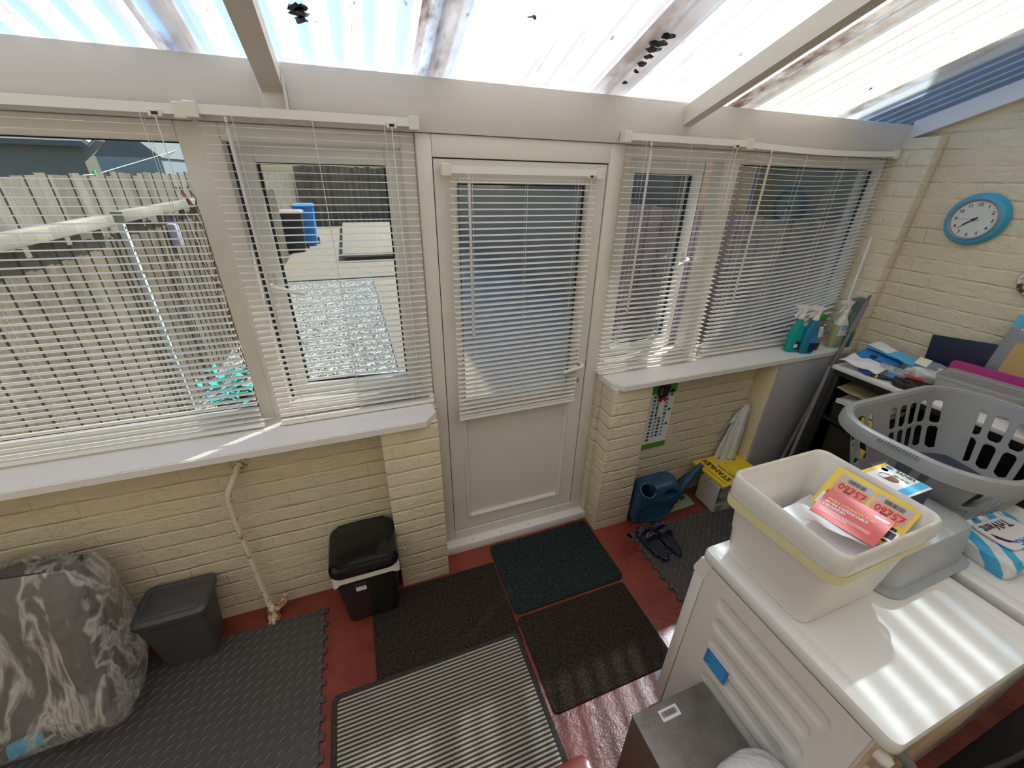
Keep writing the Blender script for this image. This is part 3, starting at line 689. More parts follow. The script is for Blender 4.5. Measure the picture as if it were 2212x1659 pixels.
def carpet(x0, x1, y0, y1, z1, m, label, name='door_mat', r=0.03, z0=0.0005, ang=0.0):
    bm = B(); cx_, cy_ = (x0+x1)/2, (y0+y1)/2; hw, hd = (x1-x0)/2, (y1-y0)/2
    loft(bm, [rr(cx_, cy_, hw, hd, r, z0), rr(cx_, cy_, hw, hd, r, z1-0.002), rr(cx_, cy_, hw-0.003, hd-0.003, r, z1)])
    if ang: bmesh.ops.rotate(bm, verts=bm.verts, cent=(cx_, cy_, 0), matrix=Matrix.Rotation(ang, 3, 'Z'))
    return tag(obj(name, bm, m), label, 'mat')
carpet(0.186, 0.840, -0.549, -0.098, 0.013, 'mat_green', 'dark green-grey ribbed doormat right in front of the door')
carpet(-0.497, 0.176, -0.68, -0.206, 0.010, 'mat_brown', 'brown flecked doormat beside the black bin, tucked under the striped mat', r=0.004)
carpet(0.188, 0.815, -1.006, -0.566, 0.010, 'mat_brown', 'brown flecked doormat between the green mat and the washing machine', r=0.02)
sm = thing('striped_mat', (-0.25, -0.91, 0.0105), 'cream and brown striped ribbed mat with grey bound edge', 'mat')
bm = B(); loft(bm, [rr(-0.256, -0.912, 0.402, 0.262, 0.02, 0.0135), rr(-0.256, -0.912, 0.402, 0.262, 0.02, 0.0205), rr(-0.256, -0.912, 0.398, 0.258, 0.02, 0.022)]); obj('ribbed_pile', bm, 'mat_stripe', sm)
bm = B(); rg = [rr(-0.256, -0.912, a, b_, r_, z) for a, b_, r_, z in ((0.399, 0.259, 0.02, 0.0105), (0.421, 0.281, 0.03, 0.0108), (0.424, 0.284, 0.03, 0.016), (0.418, 0.278, 0.03, 0.0235), (0.404, 0.264, 0.02, 0.0235), (0.399, 0.259, 0.02, 0.0205))]
loft(bm, rg, True, False, False); obj('bound_edge', bm, 'mat_border', sm)

bm = B(); loft(bm, [rr(-0.08, -1.46, 0.275, 0.25, 0.03, 0.0), rr(-0.08, -1.46, 0.275, 0.25, 0.03, 0.185), rr(-0.08, -1.46, 0.270, 0.245, 0.03, 0.197), rr(-0.08, -1.46, 0.255, 0.23, 0.03, 0.2)])
tag(obj('step', bm, 'red_step'), 'glossy dark red step with a rounded corner beside the striped mat', 'step')

# ================================================================== FLOOR THINGS
# wall pipe with rusty valve
t_ = thing('water_pipe', (-0.95, -0.14, 0.0), 'cream painted pipe with rust spots running from the wall down to the floor', 'pipe')
bm = B(); tube(bm, curve([(-0.905, -0.071, 0.905), (-0.912, -0.09, 0.885), (-0.935, -0.125, 0.84), (-0.962, -0.13, 0.78), (-0.972, -0.12, 0.65), (-0.975, -0.115, 0.40), (-0.966, -0.13, 0.12), (-0.955, -0.155, 0.03)], 5), 0.0125, 10)
obj('pipe', bm, 'rustpipe', t_)
bm = B(); lathe(bm, [(0.001, 0), (0.033, 0.001), (0.034, 0.004), (0.016, 0.012), (0.014, 0.02)], None, 16, Matrix.Translation((-0.905, YN+0.001, 0.902)) @ Matrix.Rotation(PI/2, 4, 'X'))
obj('wall_flange', bm, 'rustvalve', t_)
bm = B(); lathe(bm, [(0.012, 0), (0.026, 0.004), (0.028, 0.03), (0.020, 0.05), (0.022, 0.07), (0.014, 0.085)], (-0.955, -0.150, 0.0), 10); tube(bm, [(-0.94, -0.145, 0.05), (-0.90, -0.14, 0.09), (-0.885, -0.135, 0.125)], [0.012, 0.016, 0.010], 8); tube(bm, [(-0.955, -0.15, 0.02), (-0.962, -0.195, 0.014)], [0.018, 0.014], 8)
crumple(bm, 0.006, 40, 1); obj('valve', bm, 'rustvalve', t_)

# dark grey lidded bin
t_ = thing('lidded_bin', (-1.27, -0.16, 0.0), 'dark grey plastic bin with a flat hinged lid beside the painted pipe', 'bin')
def T(bm, ang, c):
    bmesh.ops.rotate(bm, verts=bm.verts, cent=(c[0], c[1], 0), matrix=Matrix.Rotation(ang, 3, 'Z')); return bm
zc = 0.0115
bm = B(); loft(bm, [rr(-1.272, -0.188, 0.098, 0.072, 0.02, zc), rr(-1.272, -0.184, 0.108, 0.080, 0.02, 0.14), rr(-1.270, -0.178, 0.125, 0.092, 0.025, 0.315)])
obj('body', bm, 'charcoal', t_)
bm = B(); loft(bm, [rr(-1.268, -0.178, 0.130, 0.100, 0.03, 0.300), rr(-1.268, -0.178, 0.134, 0.103, 0.03, 0.312), rr(-1.268, -0.178, 0.134, 0.103, 0.03, 0.330), rr(-1.268, -0.178, 0.122, 0.090, 0.028, 0.342), rr(-1.268, -0.178, 0.108, 0.076, 0.012, 0.342), rr(-1.268, -0.178, 0.105, 0.073, 0.012, 0.339), rr(-1.268, -0.178, 0.100, 0.068, 0.012, 0.342)])
obj('lid', bm, 'charcoal', t_)

# black swing-top bin with liner
t_ = thing('swing_bin', (-0.485, -0.2, 0.0), 'glossy black swing-top bin with white liner showing under its lid', 'bin')
cx_, cy_ = -0.482, -0.215
bm = B(); loft(bm, [rr(cx_, cy_+0.017, 0.120, 0.112, 0.03, zc), rr(cx_, cy_+0.016, 0.124, 0.115, 0.03, 0.05), rr(cx_, cy_, 0.142, 0.128, 0.035, 0.385)])
obj('body', bm, 'black', t_)
bm = B()
def wav(cx, cy, hw, hd, r, z, amp, k, n=8):
    pts = rr(cx, cy, hw, hd, r, z, n); return [(p[0], p[1], p[2]+amp*noise.noise(Vector((p[0]*k, p[1]*k, 1.3)))) for p in pts]
loft(bm, [rr(cx_, cy_, 0.146, 0.131, 0.035, 0.385, 8), [(p[0], p[1], p[2]-0.022*(abs(p[0]-cx_)/0.15)**3) for p in wav(cx_, cy_, 0.149, 0.133, 0.035, 0.378, 0.01, 16)], [(p[0], p[1], p[2]-0.060*(abs(p[0]-cx_)/0.15)**3) for p in wav(cx_, cy_, 0.151, 0.135, 0.035, 0.371, 0.02, 13)]], True, False, False)
obj('liner', bm, 'linerfilm', t_)
bm = B(); loft(bm, [rr(cx_, cy_-0.002, 0.150, 0.134, 0.05, 0.368), rr(cx_, cy_-0.002, 0.156, 0.140, 0.05, 0.382), rr(cx_, cy_-0.002, 0.155, 0.138, 0.05, 0.412), rr(cx_, cy_, 0.146, 0.128, 0.05, 0.434), rr(cx_, cy_, 0.120, 0.105, 0.05, 0.444)])
obj('rim', bm, 'black_gloss', t_)
bm = B(); rings = []
for i in range(15):
    u = i/14; y = cy_-0.130+0.252*u; z = 0.440+0.028*math.sin(PI*(0.12+0.80*u))-0.012*(1-u)
    rings.append([(cx_-0.112, y, z-0.03), (cx_+0.112, y, z-0.03), (cx_+0.112, y, z-0.002), (cx_+0.108, y, z), (cx_, y, z+0.004), (cx_-0.108, y, z), (cx_-0.112, y, z-0.002)])
loft(bm, rings); obj('swing_flap', bm, 'black_gloss', t_)
F1 = Matrix.Translation((cx_-0.03, cy_-0.1215, 0.285)) @ Matrix.Rotation(math.radians(5), 4, 'X')
bm = B(); box(bm, -0.03, 0.022, -0.0030, -0.0008, -0.005, 0.03); bmesh.ops.transform(bm, matrix=F1, verts=bm.verts); obj('label_card', bm, 'bin_black', t_)
bm = B(); box(bm, -0.026, 0.020, -0.0034, -0.0010, -0.035, -0.007); bmesh.ops.transform(bm, matrix=F1, verts=bm.verts); lb = obj('barcode_label', bm, 'paper', t_)
def bars(M4, w_, h_, par, n=16, name='barcode', m='ink', seed=1):
    rnd = random.Random(seed); bm = B(); x = 0
    while x < w_:
        a = rnd.choice((0.4, 0.7, 1.2))*w_/n*0.7; box(bm, x, min(w_, x+a), 0, h_, 0, 0.0004); x += a+rnd.choice((0.5, 0.9))*w_/n*0.7
    bmesh.ops.transform(bm, matrix=M4, verts=bm.verts); return obj(name, bm, m, par, smooth=False)
bars(F1 @ frame((-0.016, -0.0027, -0.029), (1, 0, 0), (0, 0, 1)), 0.028, 0.016, lb)
txt('lettering', 'SWING\nBIN', 0.0085, F1 @ frame((-0.020, -0.0023, 0.019), (1, 0, 0), (0, 0, 1)), 'card', t_)

# clear bag over dark grey sack at far left
t_ = thing('wrapped_sack', (-1.78, -0.28, 0.0), 'tall dark grey sack of printed board leaning on the wall inside clear crumpled polythene', 'sack')
lean = Matrix.Translation((-1.80, -0.33, 0.02)) @ Matrix.Rotation(math.radians(-12), 4, 'X') @ Matrix.Rotation(math.radians(3), 4, 'Y')
bm = B(); loft(bm, [rr(0, 0, 0.27, 0.075, 0.04, 0, 6), rr(0, 0, 0.30, 0.09, 0.05, 0.12, 6), rr(0, 0, 0.31, 0.085, 0.05, 0.38, 6), rr(0, 0, 0.32, 0.06, 0.04, 0.62, 6), rr(0, 0, 0.315, 0.04, 0.03, 0.68, 6)])
bmesh.ops.subdivide_edges(bm, edges=bm.edges, cuts=2, use_grid_fill=True)
crumple(bm, 0.03, 7, 2); bmesh.ops.transform(bm, matrix=lean, verts=bm.verts)
for v in bm.verts: v.co.z = max(v.co.z, 0.014); v.co.y = min(v.co.y, -0.10)
obj('sack', bm, plain('dark_grey_sack', (0.045, 0.041, 0.037), 0.35, var=0.5, bump=0.3, bscale=25), t_)
bm = B(); rings = []
prof = [(0.20, 0.085, 0.0), (0.33, 0.15, 0.02), (0.40, 0.17, 0.10), (0.39, 0.15, 0.25), (0.36, 0.12, 0.42), (0.37, 0.10, 0.56), (0.36, 0.075, 0.66), (0.35, 0.05, 0.70)]
loft(bm, [rr(0.0, -0.02, a, b_, 0.06, z, 8) for a, b_, z in prof])
bmesh.ops.subdivide_edges(bm, edges=bm.edges, cuts=3, use_grid_fill=True)
for v in bm.verts:
    f = noise.noise_vector(Vector((v.co.x*7, v.co.y*7, v.co.z*4))+Vector((4, 0, 0))); f2 = noise.noise_vector(v.co*16); v.co += f*0.045+f2*0.008
bmesh.ops.transform(bm, matrix=lean, verts=bm.verts)
for v in bm.verts: v.co.z = max(v.co.z, 0.0125); v.co.y = min(v.co.y, -0.078)
obj('clear_wrap', bm, 'bagfilm', t_, angle=60)
FW = lean @ frame((-0.22, -0.135, 0.52), (1, 0, 0), (0, 0, 1))
txt('lettering', 'WARNING\n    OF\n FROST', 0.052, FW @ Matrix.Rotation(math.radians(-18), 4, 'Z'), 'black', t_)
bm = quadsheet(B(), (-1.79, -0.455, 0.03), (-1.70, -0.435, 0.035), (-1.69, -0.42, 0.10), (-1.785, -0.44, 0.09), 5, 4, 0, 0.01, 4)
obj('blue_label', bm, 'lblue', t_)

# watering can: wide face turned to the viewer
W0 = Matrix.Translation((1.262, -0.205, 0.0)) @ Matrix.Rotation(math.radians(-15), 4, 'Z')
t_ = thing('watering_can', W0.translation, 'dark teal plastic watering can with its spout under the yellow bag', 'watering can')
def xf(bm, M4): bmesh.ops.transform(bm, matrix=M4, verts=bm.verts); return bm
XZ = Matrix(((1, 0, 0, 0), (0, 0, -1, 0), (0, 1, 0, 0), (0, 0, 0, 1)))
prof = [(p.x, p.y) for p in curve([(-0.125, 0.0, 0), (-0.148, 0.06, 0), (-0.145, 0.16, 0), (-0.132, 0.25, 0), (-0.10, 0.292, 0), (-0.03, 0.31, 0), (0.05, 0.338, 0), (0.10, 0.335, 0), (0.135, 0.30, 0), (0.140, 0.22, 0), (0.130, 0.13, 0), (0.095, 0.045, 0), (0.045, 0.003, 0)], 4)]
bm = B(); cxp, cyp = sum(p[0] for p in prof)/len(prof), sum(p[1] for p in prof)/len(prof)
def ins(k, z): return [(cxp+(p[0]-cxp)*k, max(0.0, cyp+(p[1]-cyp)*k) if k == 1 else cyp+(p[1]-cyp)*k, z) for p in prof]
loft(bm, [ins(0.80, -0.070), ins(0.90, -0.064), ins(0.97, -0.048), ins(1.0, -0.03), ins(1.0, 0.03), ins(0.97, 0.048), ins(0.90, 0.064), ins(0.80, 0.070)]); xf(bm, XZ)
for v in bm.verts: v.co.z = max(v.co.z, 0.0)
c1 = B(); loft(c1, [[(0.075+a*math.cos(q), 0.262+b_*math.sin(q), z) for q in [PI*2*k_/24 for k_ in range(24)]] for a, b_, z in ((0.048, 0.038, -0.1), (0.036, 0.028, 0.0), (0.048, 0.038, 0.1))]); xf(c1, XZ)
cres = [(p.x, p.y) for p in curve([(-0.118, 0.035, 0), (-0.112, 0.11, 0), (-0.075, 0.165, 0), (0.0, 0.190, 0), (0.085, 0.188, 0), (0.118, 0.165, 0), (0.105, 0.09, 0), (0.06, 0.03, 0), (-0.02, 0.012, 0), (-0.08, 0.012, 0), (-0.118, 0.035, 0)], 4)][:-1]
c2 = B(); loft(c2, [[(p[0], p[1], z) for p in cres] for z in (0.040, 0.09)]); xf(c2, XZ)
c3 = B(); lathe(c3, [(0.044, -0.12), (0.044, 0.12)], None, 28, Matrix.Translation((-0.072, -0.02, 0.225)) @ Matrix.Rotation(math.radians(30), 4, 'X'))
bm = cut(bm, [c1, c2, c3]); xf(bm, W0); bod = obj('body', bm, 'teal_can', t_, angle=28)
bm = B(); lathe(bm, [(0.043, -0.02), (0.043, 0.012), (0.050, 0.012), (0.053, 0.004), (0.052, -0.02)], None, 28, W0 @ Matrix.Translation((-0.072, -0.052, 0.272)) @ Matrix.Rotation(math.radians(30), 4, 'X'), hollow=True); obj('filler_neck', bm, 'teal_can', t_)
bm = B(); tube(bm, [(0.10, 0, 0.10), (0.165, 0.005, 0.20), (0.268, 0.02, 0.37), (0.29, 0.02, 0.405)], [0.044, 0.034, 0.020, 0.017], 14); xf(bm, W0); obj('spout', bm, 'teal_can', t_)

# sandals
def sandal(cx, cy, ang, label, side):
    Ms = Matrix.Translation((cx, cy, 0.0115)) @ Matrix.Rotation(ang, 4, 'Z')
    r = thing('sandal', Ms.translation, label, 'sandal', 'pair of speckled dark sandals')
    def outl(k, z, n=36):
        out = []
        for i in range(n):
            a = 2*PI*i/n; y = 0.132*math.cos(a); wdt = 0.043+0.007*math.cos(a)-0.006*math.sin(a*2)*0; x = wdt*math.sin(a)*(1.0 if abs(math.sin(a)) > 0 else 1)
            x = math.copysign(abs(math.sin(a))**0.75, math.sin(a))*wdt - 0.006*side*math.cos(a*1.5)
            out.append((x*k, y*(1-(1-k)*0.5), z))
        return out
    bm = B(); loft(bm, [outl(0.92, 0.0), outl(1.0, 0.006), outl(1.0, 0.030), outl(0.93, 0.033), outl(0.84, 0.025)]); xf(bm, Ms); obj('sole', bm, 'speckle', r)
    bm = B(); loft(bm, [outl(0.83, 0.024), outl(0.83, 0.0265), outl(0.7, 0.0262)]); xf(bm, Ms); obj('insole', bm, 'insole', r)
    for y0, y1, h in ((0.058, 0.096, 0.050), (0.002, 0.038, 0.062)):
        bm = B(); rings = []
        for i in range(15):
            a = PI*i/14; x = -0.047*math.cos(a); z = 0.022+h*math.sin(a)**0.8
            xi = x*0.93; zi = z-0.005
            rings.append([(x, y0+0.006*math.sin(a), z), (x, y1-0.004*math.sin(a), z+0.002), (xi, y1-0.004*math.sin(a), zi), (xi, y0+0.006*math.sin(a), zi)])
        loft(bm, rings); xf(bm, Ms); obj('strap', bm, 'speckle', r)
    bm = B(); tube(bm, [(-0.046*side, -0.01, 0.03), (-0.045*side, 0.05, 0.034), (-0.038*side, 0.1, 0.03)], 0.006, 8); xf(bm, Ms); obj('side_band', bm, 'speckle', r)
sandal(1.127, -0.418, math.radians(4), 'left sandal of the speckled dark pair, nearer the brick pillar', 1)
sandal(1.232, -0.418, math.radians(0), 'right sandal of the speckled dark pair, fully on the grey foam mat', -1)

# cardboard box with plastic bags in it
BX = Matrix.Translation((1.79, -0.245, 0)) @ Matrix.Rotation(math.radians(-3), 4, 'Z')
t_ = thing('cardboard_box', BX.translation, 'open grey cardboard box of plastic bags under the yellow bag', 'box')
bm = B(); zf = 0.0115
for q in ((-0.095, -0.092, -0.085, 0.085, zf, 0.21), (0.092, 0.095, -0.085, 0.085, zf, 0.21), (-0.092, 0.092, 0.082, 0.085, zf, 0.21), (-0.092, 0.092, -0.085, -0.082, zf, 0.075), (-0.092, 0.092, -0.082, 0.082, zf, zf+0.003)): box(bm, *q)
xf(bm, BX); obj('carton', bm, 'card', t_, smooth=False)
txt('lettering', '53509', 0.022, BX @ frame((-0.078, -0.0856, 0.045), (1, 0, 0), (0, 0, 1)), 'ink', t_)
bm = B(); [box(bm, -0.078, -0.078+l_, -0.0857, -0.0852, z, z+0.004) for l_, z in ((0.03, 0.034), (0.045, 0.026), (0.05, 0.018))]; box(bm, 0.045, 0.088, -0.0857, -0.0852, 0.016, 0.07); xf(bm, BX); obj('print', bm, 'ink', t_, smooth=False)
bm = B(); bmesh.ops.create_icosphere(bm, subdivisions=4, radius=1); bmesh.ops.scale(bm, vec=(0.083, 0.072, 0.09), verts=bm.verts); bmesh.ops.translate(bm, vec=(0, 0, 0.125), verts=bm.verts); crumple(bm, 0.022, 14, 5)
for v in bm.verts: v.co.x = max(-0.088, min(0.088, v.co.x)); v.co.y = max(-0.079, min(0.078, v.co.y)); v.co.z = max(0.02, min(0.205, v.co.z))
xf(bm, BX); tag(obj('plastic_bag', bm, 'clearfilm', angle=60), 'clear bag of dark bits filling the grey cardboard box', 'bag')
bm = B(); bmesh.ops.create_icosphere(bm, subdivisions=3, radius=1); bmesh.ops.scale(bm, vec=(0.060, 0.045, 0.055), verts=bm.verts); bmesh.ops.translate(bm, vec=(0.0, 0.0, 0.10), verts=bm.verts); crumple(bm, 0.012, 25, 8); xf(bm, BX)
obj('contents', bm, 'black', bpy.data.objects['plastic_bag'])
# blue pack between box and yellow bag
bm = quadsheet(B(), (1.70, -0.315, 0.228), (1.90, -0.325, 0.226), (1.90, -0.17, 0.226), (1.70, -0.16, 0.228), 10, 8, 0.012, 0.006, 3, 0.014)
t_ = tag(obj('blue_pack', bm, 'blue'), 'blue and white printed pack squashed between the cardboard box and yellow bag', 'pack')
bm = quadsheet(B(), (1.70, -0.317, 0.228), (1.79, -0.322, 0.227), (1.79, -0.18, 0.228), (1.70, -0.17, 0.228), 8, 8, 0.014, 0.006, 3, 0.017); obj('white_corner', bm, 'paper', t_)
# yellow bag
YB0, YB1, YB2, YB3 = (1.655, -0.025-0.075, 0.285), (1.700, -0.345, 0.245), (2.045, -0.335, 0.262), (2.03, -0.085, 0.27)
t_ = thing('yellow_bag', (1.86, -0.2, 0.24), 'bright yellow printed plastic bag lying on top of the cardboard box', 'bag')
bm = quadsheet(B(), YB0, YB1, YB2, YB3, 18, 18, 0.008, 0.004, 2, 0.016); obj('film', bm, 'yellow', t_)
YO = Vector(YB0); YX = (Vector(YB1)-YO).normalized(); YY = (Vector(YB3)-YO).normalized()
YX0 = (Vector(YB1)-YO); YY0 = (Vector(YB3)-YO)
def YF(u, v, d=0.0222): return frame(YO+YX0*u+YY0*v+Vector((0, 0, d-0.003)), YX, YY)
nrmY = YX.cross(YY)
txt('lettering', 'STANLEY', 0.056, frame(YO+YX0*0.90+YY0*0.24+Vector((0, 0, 0.0135)), -YX, -YY), 'ink', t_, sx_=0.92)
for vv, s_, sz in ((0.34, 'GENERAL PURPOSE', 0.015), (0.40, 'DISPOSAL', 0.015)):
    txt('lettering', s_, sz, frame(YO+YX0*0.88+YY0*vv+Vector((0, 0, 0.0145)), -YX, -YY), 'ink', t_)
bm = B()
for u in (0.08, 0.31, 0.54, 0.77): quadsheet(bm, YO+YX0*u+YY0*0.45+nrmY*0.0115, YO+YX0*(u+0.17)+YY0*0.45+nrmY*0.0115, YO+YX0*(u+0.17)+YY0*0.58+nrmY*0.0115, YO+YX0*u+YY0*0.58+nrmY*0.0115, 2, 2)
obj('pictogram_panel', bm, 'paper', t_)
bm = B()
for u in (0.115, 0.345, 0.575, 0.805): quadsheet(bm, YO+YX0*u+YY0*0.48+nrmY*0.0125, YO+YX0*(u+0.10)+YY0*0.48+nrmY*0.0125, YO+YX0*(u+0.08)+YY0*0.55+nrmY*0.0125, YO+YX0*(u+0.02)+YY0*0.55+nrmY*0.0125, 2, 2)
for v in (0.06, 0.22): quadsheet(bm, YO+YX0*0.06+YY0*v+nrmY*(0.007 if v < 0.1 else 0.010), YO+YX0*0.95+YY0*v+nrmY*(0.007 if v < 0.1 else 0.010), YO+YX0*0.95+YY0*(v+0.008)+nrmY*(0.007 if v < 0.1 else 0.010), YO+YX0*0.06+YY0*(v+0.008)+nrmY*(0.007 if v < 0.1 else 0.010), 8, 1)
obj('print', bm, 'ink', t_)
bm = quadsheet(B(), YO+YX0*0.10+YY0*0.62+nrmY*0.0115, YO+YX0*0.9+YY0*0.62+nrmY*0.0115, YO+YX0*0.9+YY0*0.90+nrmY*0.008, YO+YX0*0.1+YY0*0.90+nrmY*0.008, 8, 6, 0.004)
obj('clear_window', bm, 'silverpack', t_)

# garden shears & trowel near the box
t_ = thing('garden_shears', (1.53, -0.17, 0.0), 'dark green hand tool with an orange tip lying beside the watering can', 'tool')
bm = B(); tube(bm, curve([(1.44, -0.19, 0.02), (1.50, -0.17, 0.035), (1.56, -0.16, 0.03), (1.60, -0.15, 0.02)], 5), [0.012]*16, 8); tube(bm, curve([(1.46, -0.15, 0.05), (1.52, -0.13, 0.10), (1.60, -0.13, 0.12)], 5), 0.011, 8); obj('grip', bm, 'tool_green', t_)
bm = B(); tube(bm, [(1.40, -0.205, 0.02), (1.44, -0.19, 0.02)], [0.018, 0.012], 8); tube(bm, curve([(1.455, -0.20, 0.035), (1.50, -0.205, 0.04), (1.53, -0.18, 0.045), (1.47, -0.17, 0.045), (1.455, -0.20, 0.035)], 5), 0.004, 6); obj('orange_tip', bm, 'orange', t_)
bm = B(); tube(bm, curve([(1.53, -0.14, 0.16), (1.62, -0.155, 0.235), (1.68, -0.16, 0.26)], 5), [0.020, 0.021, 0.021, 0.021, 0.021, 0.021, 0.021, 0.021, 0.021, 0.02, 0.018], 10); tube(bm, [(1.54, -0.135, 0.165), (1.50, -0.125, 0.02)], 0.008, 6)
tag(obj('hand_fork', bm, 'black'), 'black rubber tool handle leaning between watering can and cardboard box', 'tool')
bm = quadsheet(B(), (1.40, -0.23, 0.008), (1.64, -0.22, 0.008), (1.65, -0.12, 0.012), (1.42, -0.10, 0.012), 6, 5, 0.003, 0.004, 1, 0.005)
tag(obj('green_packet', bm, plain('pale_green_packet', (0.28, 0.36, 0.22), 0.5)), 'pale green flat packet on the floor under the hand tool', 'packet')
# white carrier bag hanging in the alcove corner
bm = B(); rings = []
for z, cx, hw, hd in ((0.690, 1.975, 0.016, 0.010), (0.66, 1.970, 0.026, 0.015), (0.58, 1.955, 0.040, 0.024), (0.48, 1.945, 0.055, 0.030), (0.38, 1.935, 0.070, 0.036), (0.30, 1.930, 0.080, 0.038), (0.22, 1.930, 0.085, 0.038), (0.19, 1.93, 0.075, 0.03)):
    R_ = []
    for k_ in range(40):
        a = 2*PI*k_/40; f = 1+0.18*math.sin(5*a+z*6)+0.08*math.sin(11*a); R_.append((cx+hw*f*math.cos(a), -0.122+hd*f*math.sin(a), z))
    rings.append(R_)
loft(bm, rings)
for v in bm.verts: v.co.y = min(v.co.y, -0.0715)
t_ = tag(obj('carrier_bag', bm, 'whitefilm', angle=60), 'translucent white carrier bag hanging in the corner under the right sill', 'bag')
bm = quadsheet(B(), (1.955, -0.12, 0.60), (1.965, -0.10, 0.66), (1.84, -0.085, 0.44), (1.82, -0.10, 0.50), 8, 4, 0.006, 0.006, 3); obj('loose_handle', bm, 'whitefilm', t_)

# calendar with scissors
t_ = thing('recycling_calendar', (1.29, -0.076, 0.47), 'green and white recycling collection calendar taped to the brick under the right sill', 'calendar')
CX0, CX1, CZ0, CZ1 = 1.194, 1.385, 0.468, 0.995; CY = -0.0765
bm = B(); box(bm, CX0, CX1, CY, CY+0.0015, CZ0, CZ1); ms = ['paper', 'green', 'ink', 'lblue', 'card']
box(bm, CX0, CX1, CY-0.0007, CY+0.0001, 0.865, CZ1, mat=1); box(bm, CX0, CX1, CY-0.0007, CY+0.0001, CZ0, 0.507, mat=1)
lathe(bm, [(0.018, 0), (0.018, 0.0006)], None, 20, frame((1.358, CY-0.0001, 0.865), (1, 0, 0), (0, 0, 1)), 1)
for r_ in range(13):
    z = 0.842-r_*0.0258; box(bm, CX0+0.006, CX0+0.024, CY-0.0006, CY+0.0001, z, z+0.005, mat=4)
    for c_ in range(5):
        if (c_ == 4 and r_ % 4 != 0) or (r_ == 12 and c_ > 0): continue
        x = CX0+0.034+c_*0.031; q = 3 if (r_ % 2 == 0 and c_ % 2 == 1) or (r_ in (2, 3, 9) and c_ == 0) or (r_ > 6 and c_ in (1, 3) and r_ % 2) else 2
        box(bm, x, x+0.013, CY-0.0006, CY+0.0001, z-0.004, z+0.012, mat=q); box(bm, x+0.014, x+0.018, CY-0.0006, CY+0.0001, z-0.004, z+0.012, mat=2)
obj('printed_sheet', bm, ms, t_, smooth=False)
bm = B(); tube(bm, [(1.345+0.022*math.cos(a), CY-0.001, 0.958+0.022*math.sin(a)) for a in [i*PI/8-0.6 for i in range(12)]], 0.0028, 6); tube(bm, [(1.340+0.010*math.cos(a), CY-0.001, 0.958+0.010*math.sin(a)) for a in [i*PI/6-0.4 for i in range(9)]], 0.0022, 6); tube(bm, [(1.345, CY-0.001, 0.948), (1.372, CY-0.001, 0.936), (1.366, CY-0.001, 0.956)], 0.0026, 6)
obj('arrow_emblem', bm, 'paper', t_)
bm = B(); lathe(bm, [(0.010, 0), (0.010, 0.0006)], None, 16, frame((1.374, CY-0.0008, 0.978), (1, 0, 0), (0, 0, 1))); obj('round_badge', bm, 'soil', t_)
txt('lettering', 'RECYCLE\nYOUR BIN\nDAYS', 0.014, frame((CX0+0.006, CY-0.001, 0.93), (1, 0, 0), (0, 0, 1)), 'tool_green', t_)
t_ = thing('scissors', (1.285, -0.085, 0.75), 'black-handled scissors with red collar hanging on the calendar', 'scissors')
bm = B()
tube(bm, curve([(1.262, -0.092, 0.845), (1.245, -0.092, 0.875), (1.250, -0.092, 0.915), (1.275, -0.092, 0.925), (1.288, -0.092, 0.89), (1.275, -0.092, 0.85), (1.262, -0.092, 0.845)], 5), 0.0075, 8)
tube(bm, curve([(1.295, -0.088, 0.845), (1.31, -0.088, 0.87), (1.318, -0.088, 0.91), (1.305, -0.088, 0.925), (1.295, -0.088, 0.89), (1.285, -0.088, 0.85), (1.295, -0.088, 0.845)], 5), 0.0075, 8)
box(bm, 1.272, 1.300, -0.10, -0.082, 0.92, 0.968, 0.006)
obj('handles', bm, 'black', t_)
bm = B(); prism(bm, [(1.250, 0.835), (1.262, 0.815), (1.282, 0.832), (1.296, 0.815), (1.312, 0.835), (1.30, 0.848), (1.262, 0.848)], 0, 0.006, Matrix(((1, 0, 0, 0), (0, 0, 1, -0.096), (0, 1, 0, 0), (0, 0, 0, 1)))); obj('red_collar', bm, 'red', t_)
bm = B(); box(bm, 1.262, 1.300, -0.094, -0.084, 0.705, 0.838, 0.004); obj('blade_sheath', bm, 'paper', t_)

# boxed-in cupboard below the right sill
t_ = thing('under_sill_cupboard', (2.35, -0.1, 0.0), 'tall pale grey board cupboard with a cream side under the right sill', 'cupboard')
bxo('cream_side', 2.035, 2.050, -0.195, -0.071, 0.0, 1.005, 'creamboard', t_, 0.001)
bm = B(); box(bm, 2.045, 2.64, -0.207, -0.1955, 0.0, 1.008, 0.0015); obj('front_panel', bm, 'greyboard', t_)
# mop handle and metal tube
t_ = thing('mop_handle', (2.56, -0.36, 0.0), 'grey mop handle with hanging loop leaning in the right corner', 'mop')
a_ = Vector((2.565, -0.265, 1.36)); b_ = Vector((2.17, -0.30, 0.01)); dv = (b_-a_).normalized()
a_ = Vector((2.600, -0.215, 1.36)); b_ = Vector((2.200, -0.290, 0.004)); dv = (b_-a_).normalized()
bm = B(); tube(bm, [a_, a_+dv*0.20, a_+dv*0.205, a_+dv*0.5, b_], [0.0125, 0.0155, 0.011, 0.011, 0.0095], 10); obj('pole', bm, 'mop', t_)
bm = B(); lp = [a_-dv*(0.018+0.02*math.cos(q))+Vector((0.98, 0.1, 0.2)).normalized()*0.013*math.sin(q) for q in [PI*2*i/16 for i in range(17)]]; tube(bm, lp, 0.0048, 6); obj('hanging_loop', bm, 'mop', t_)

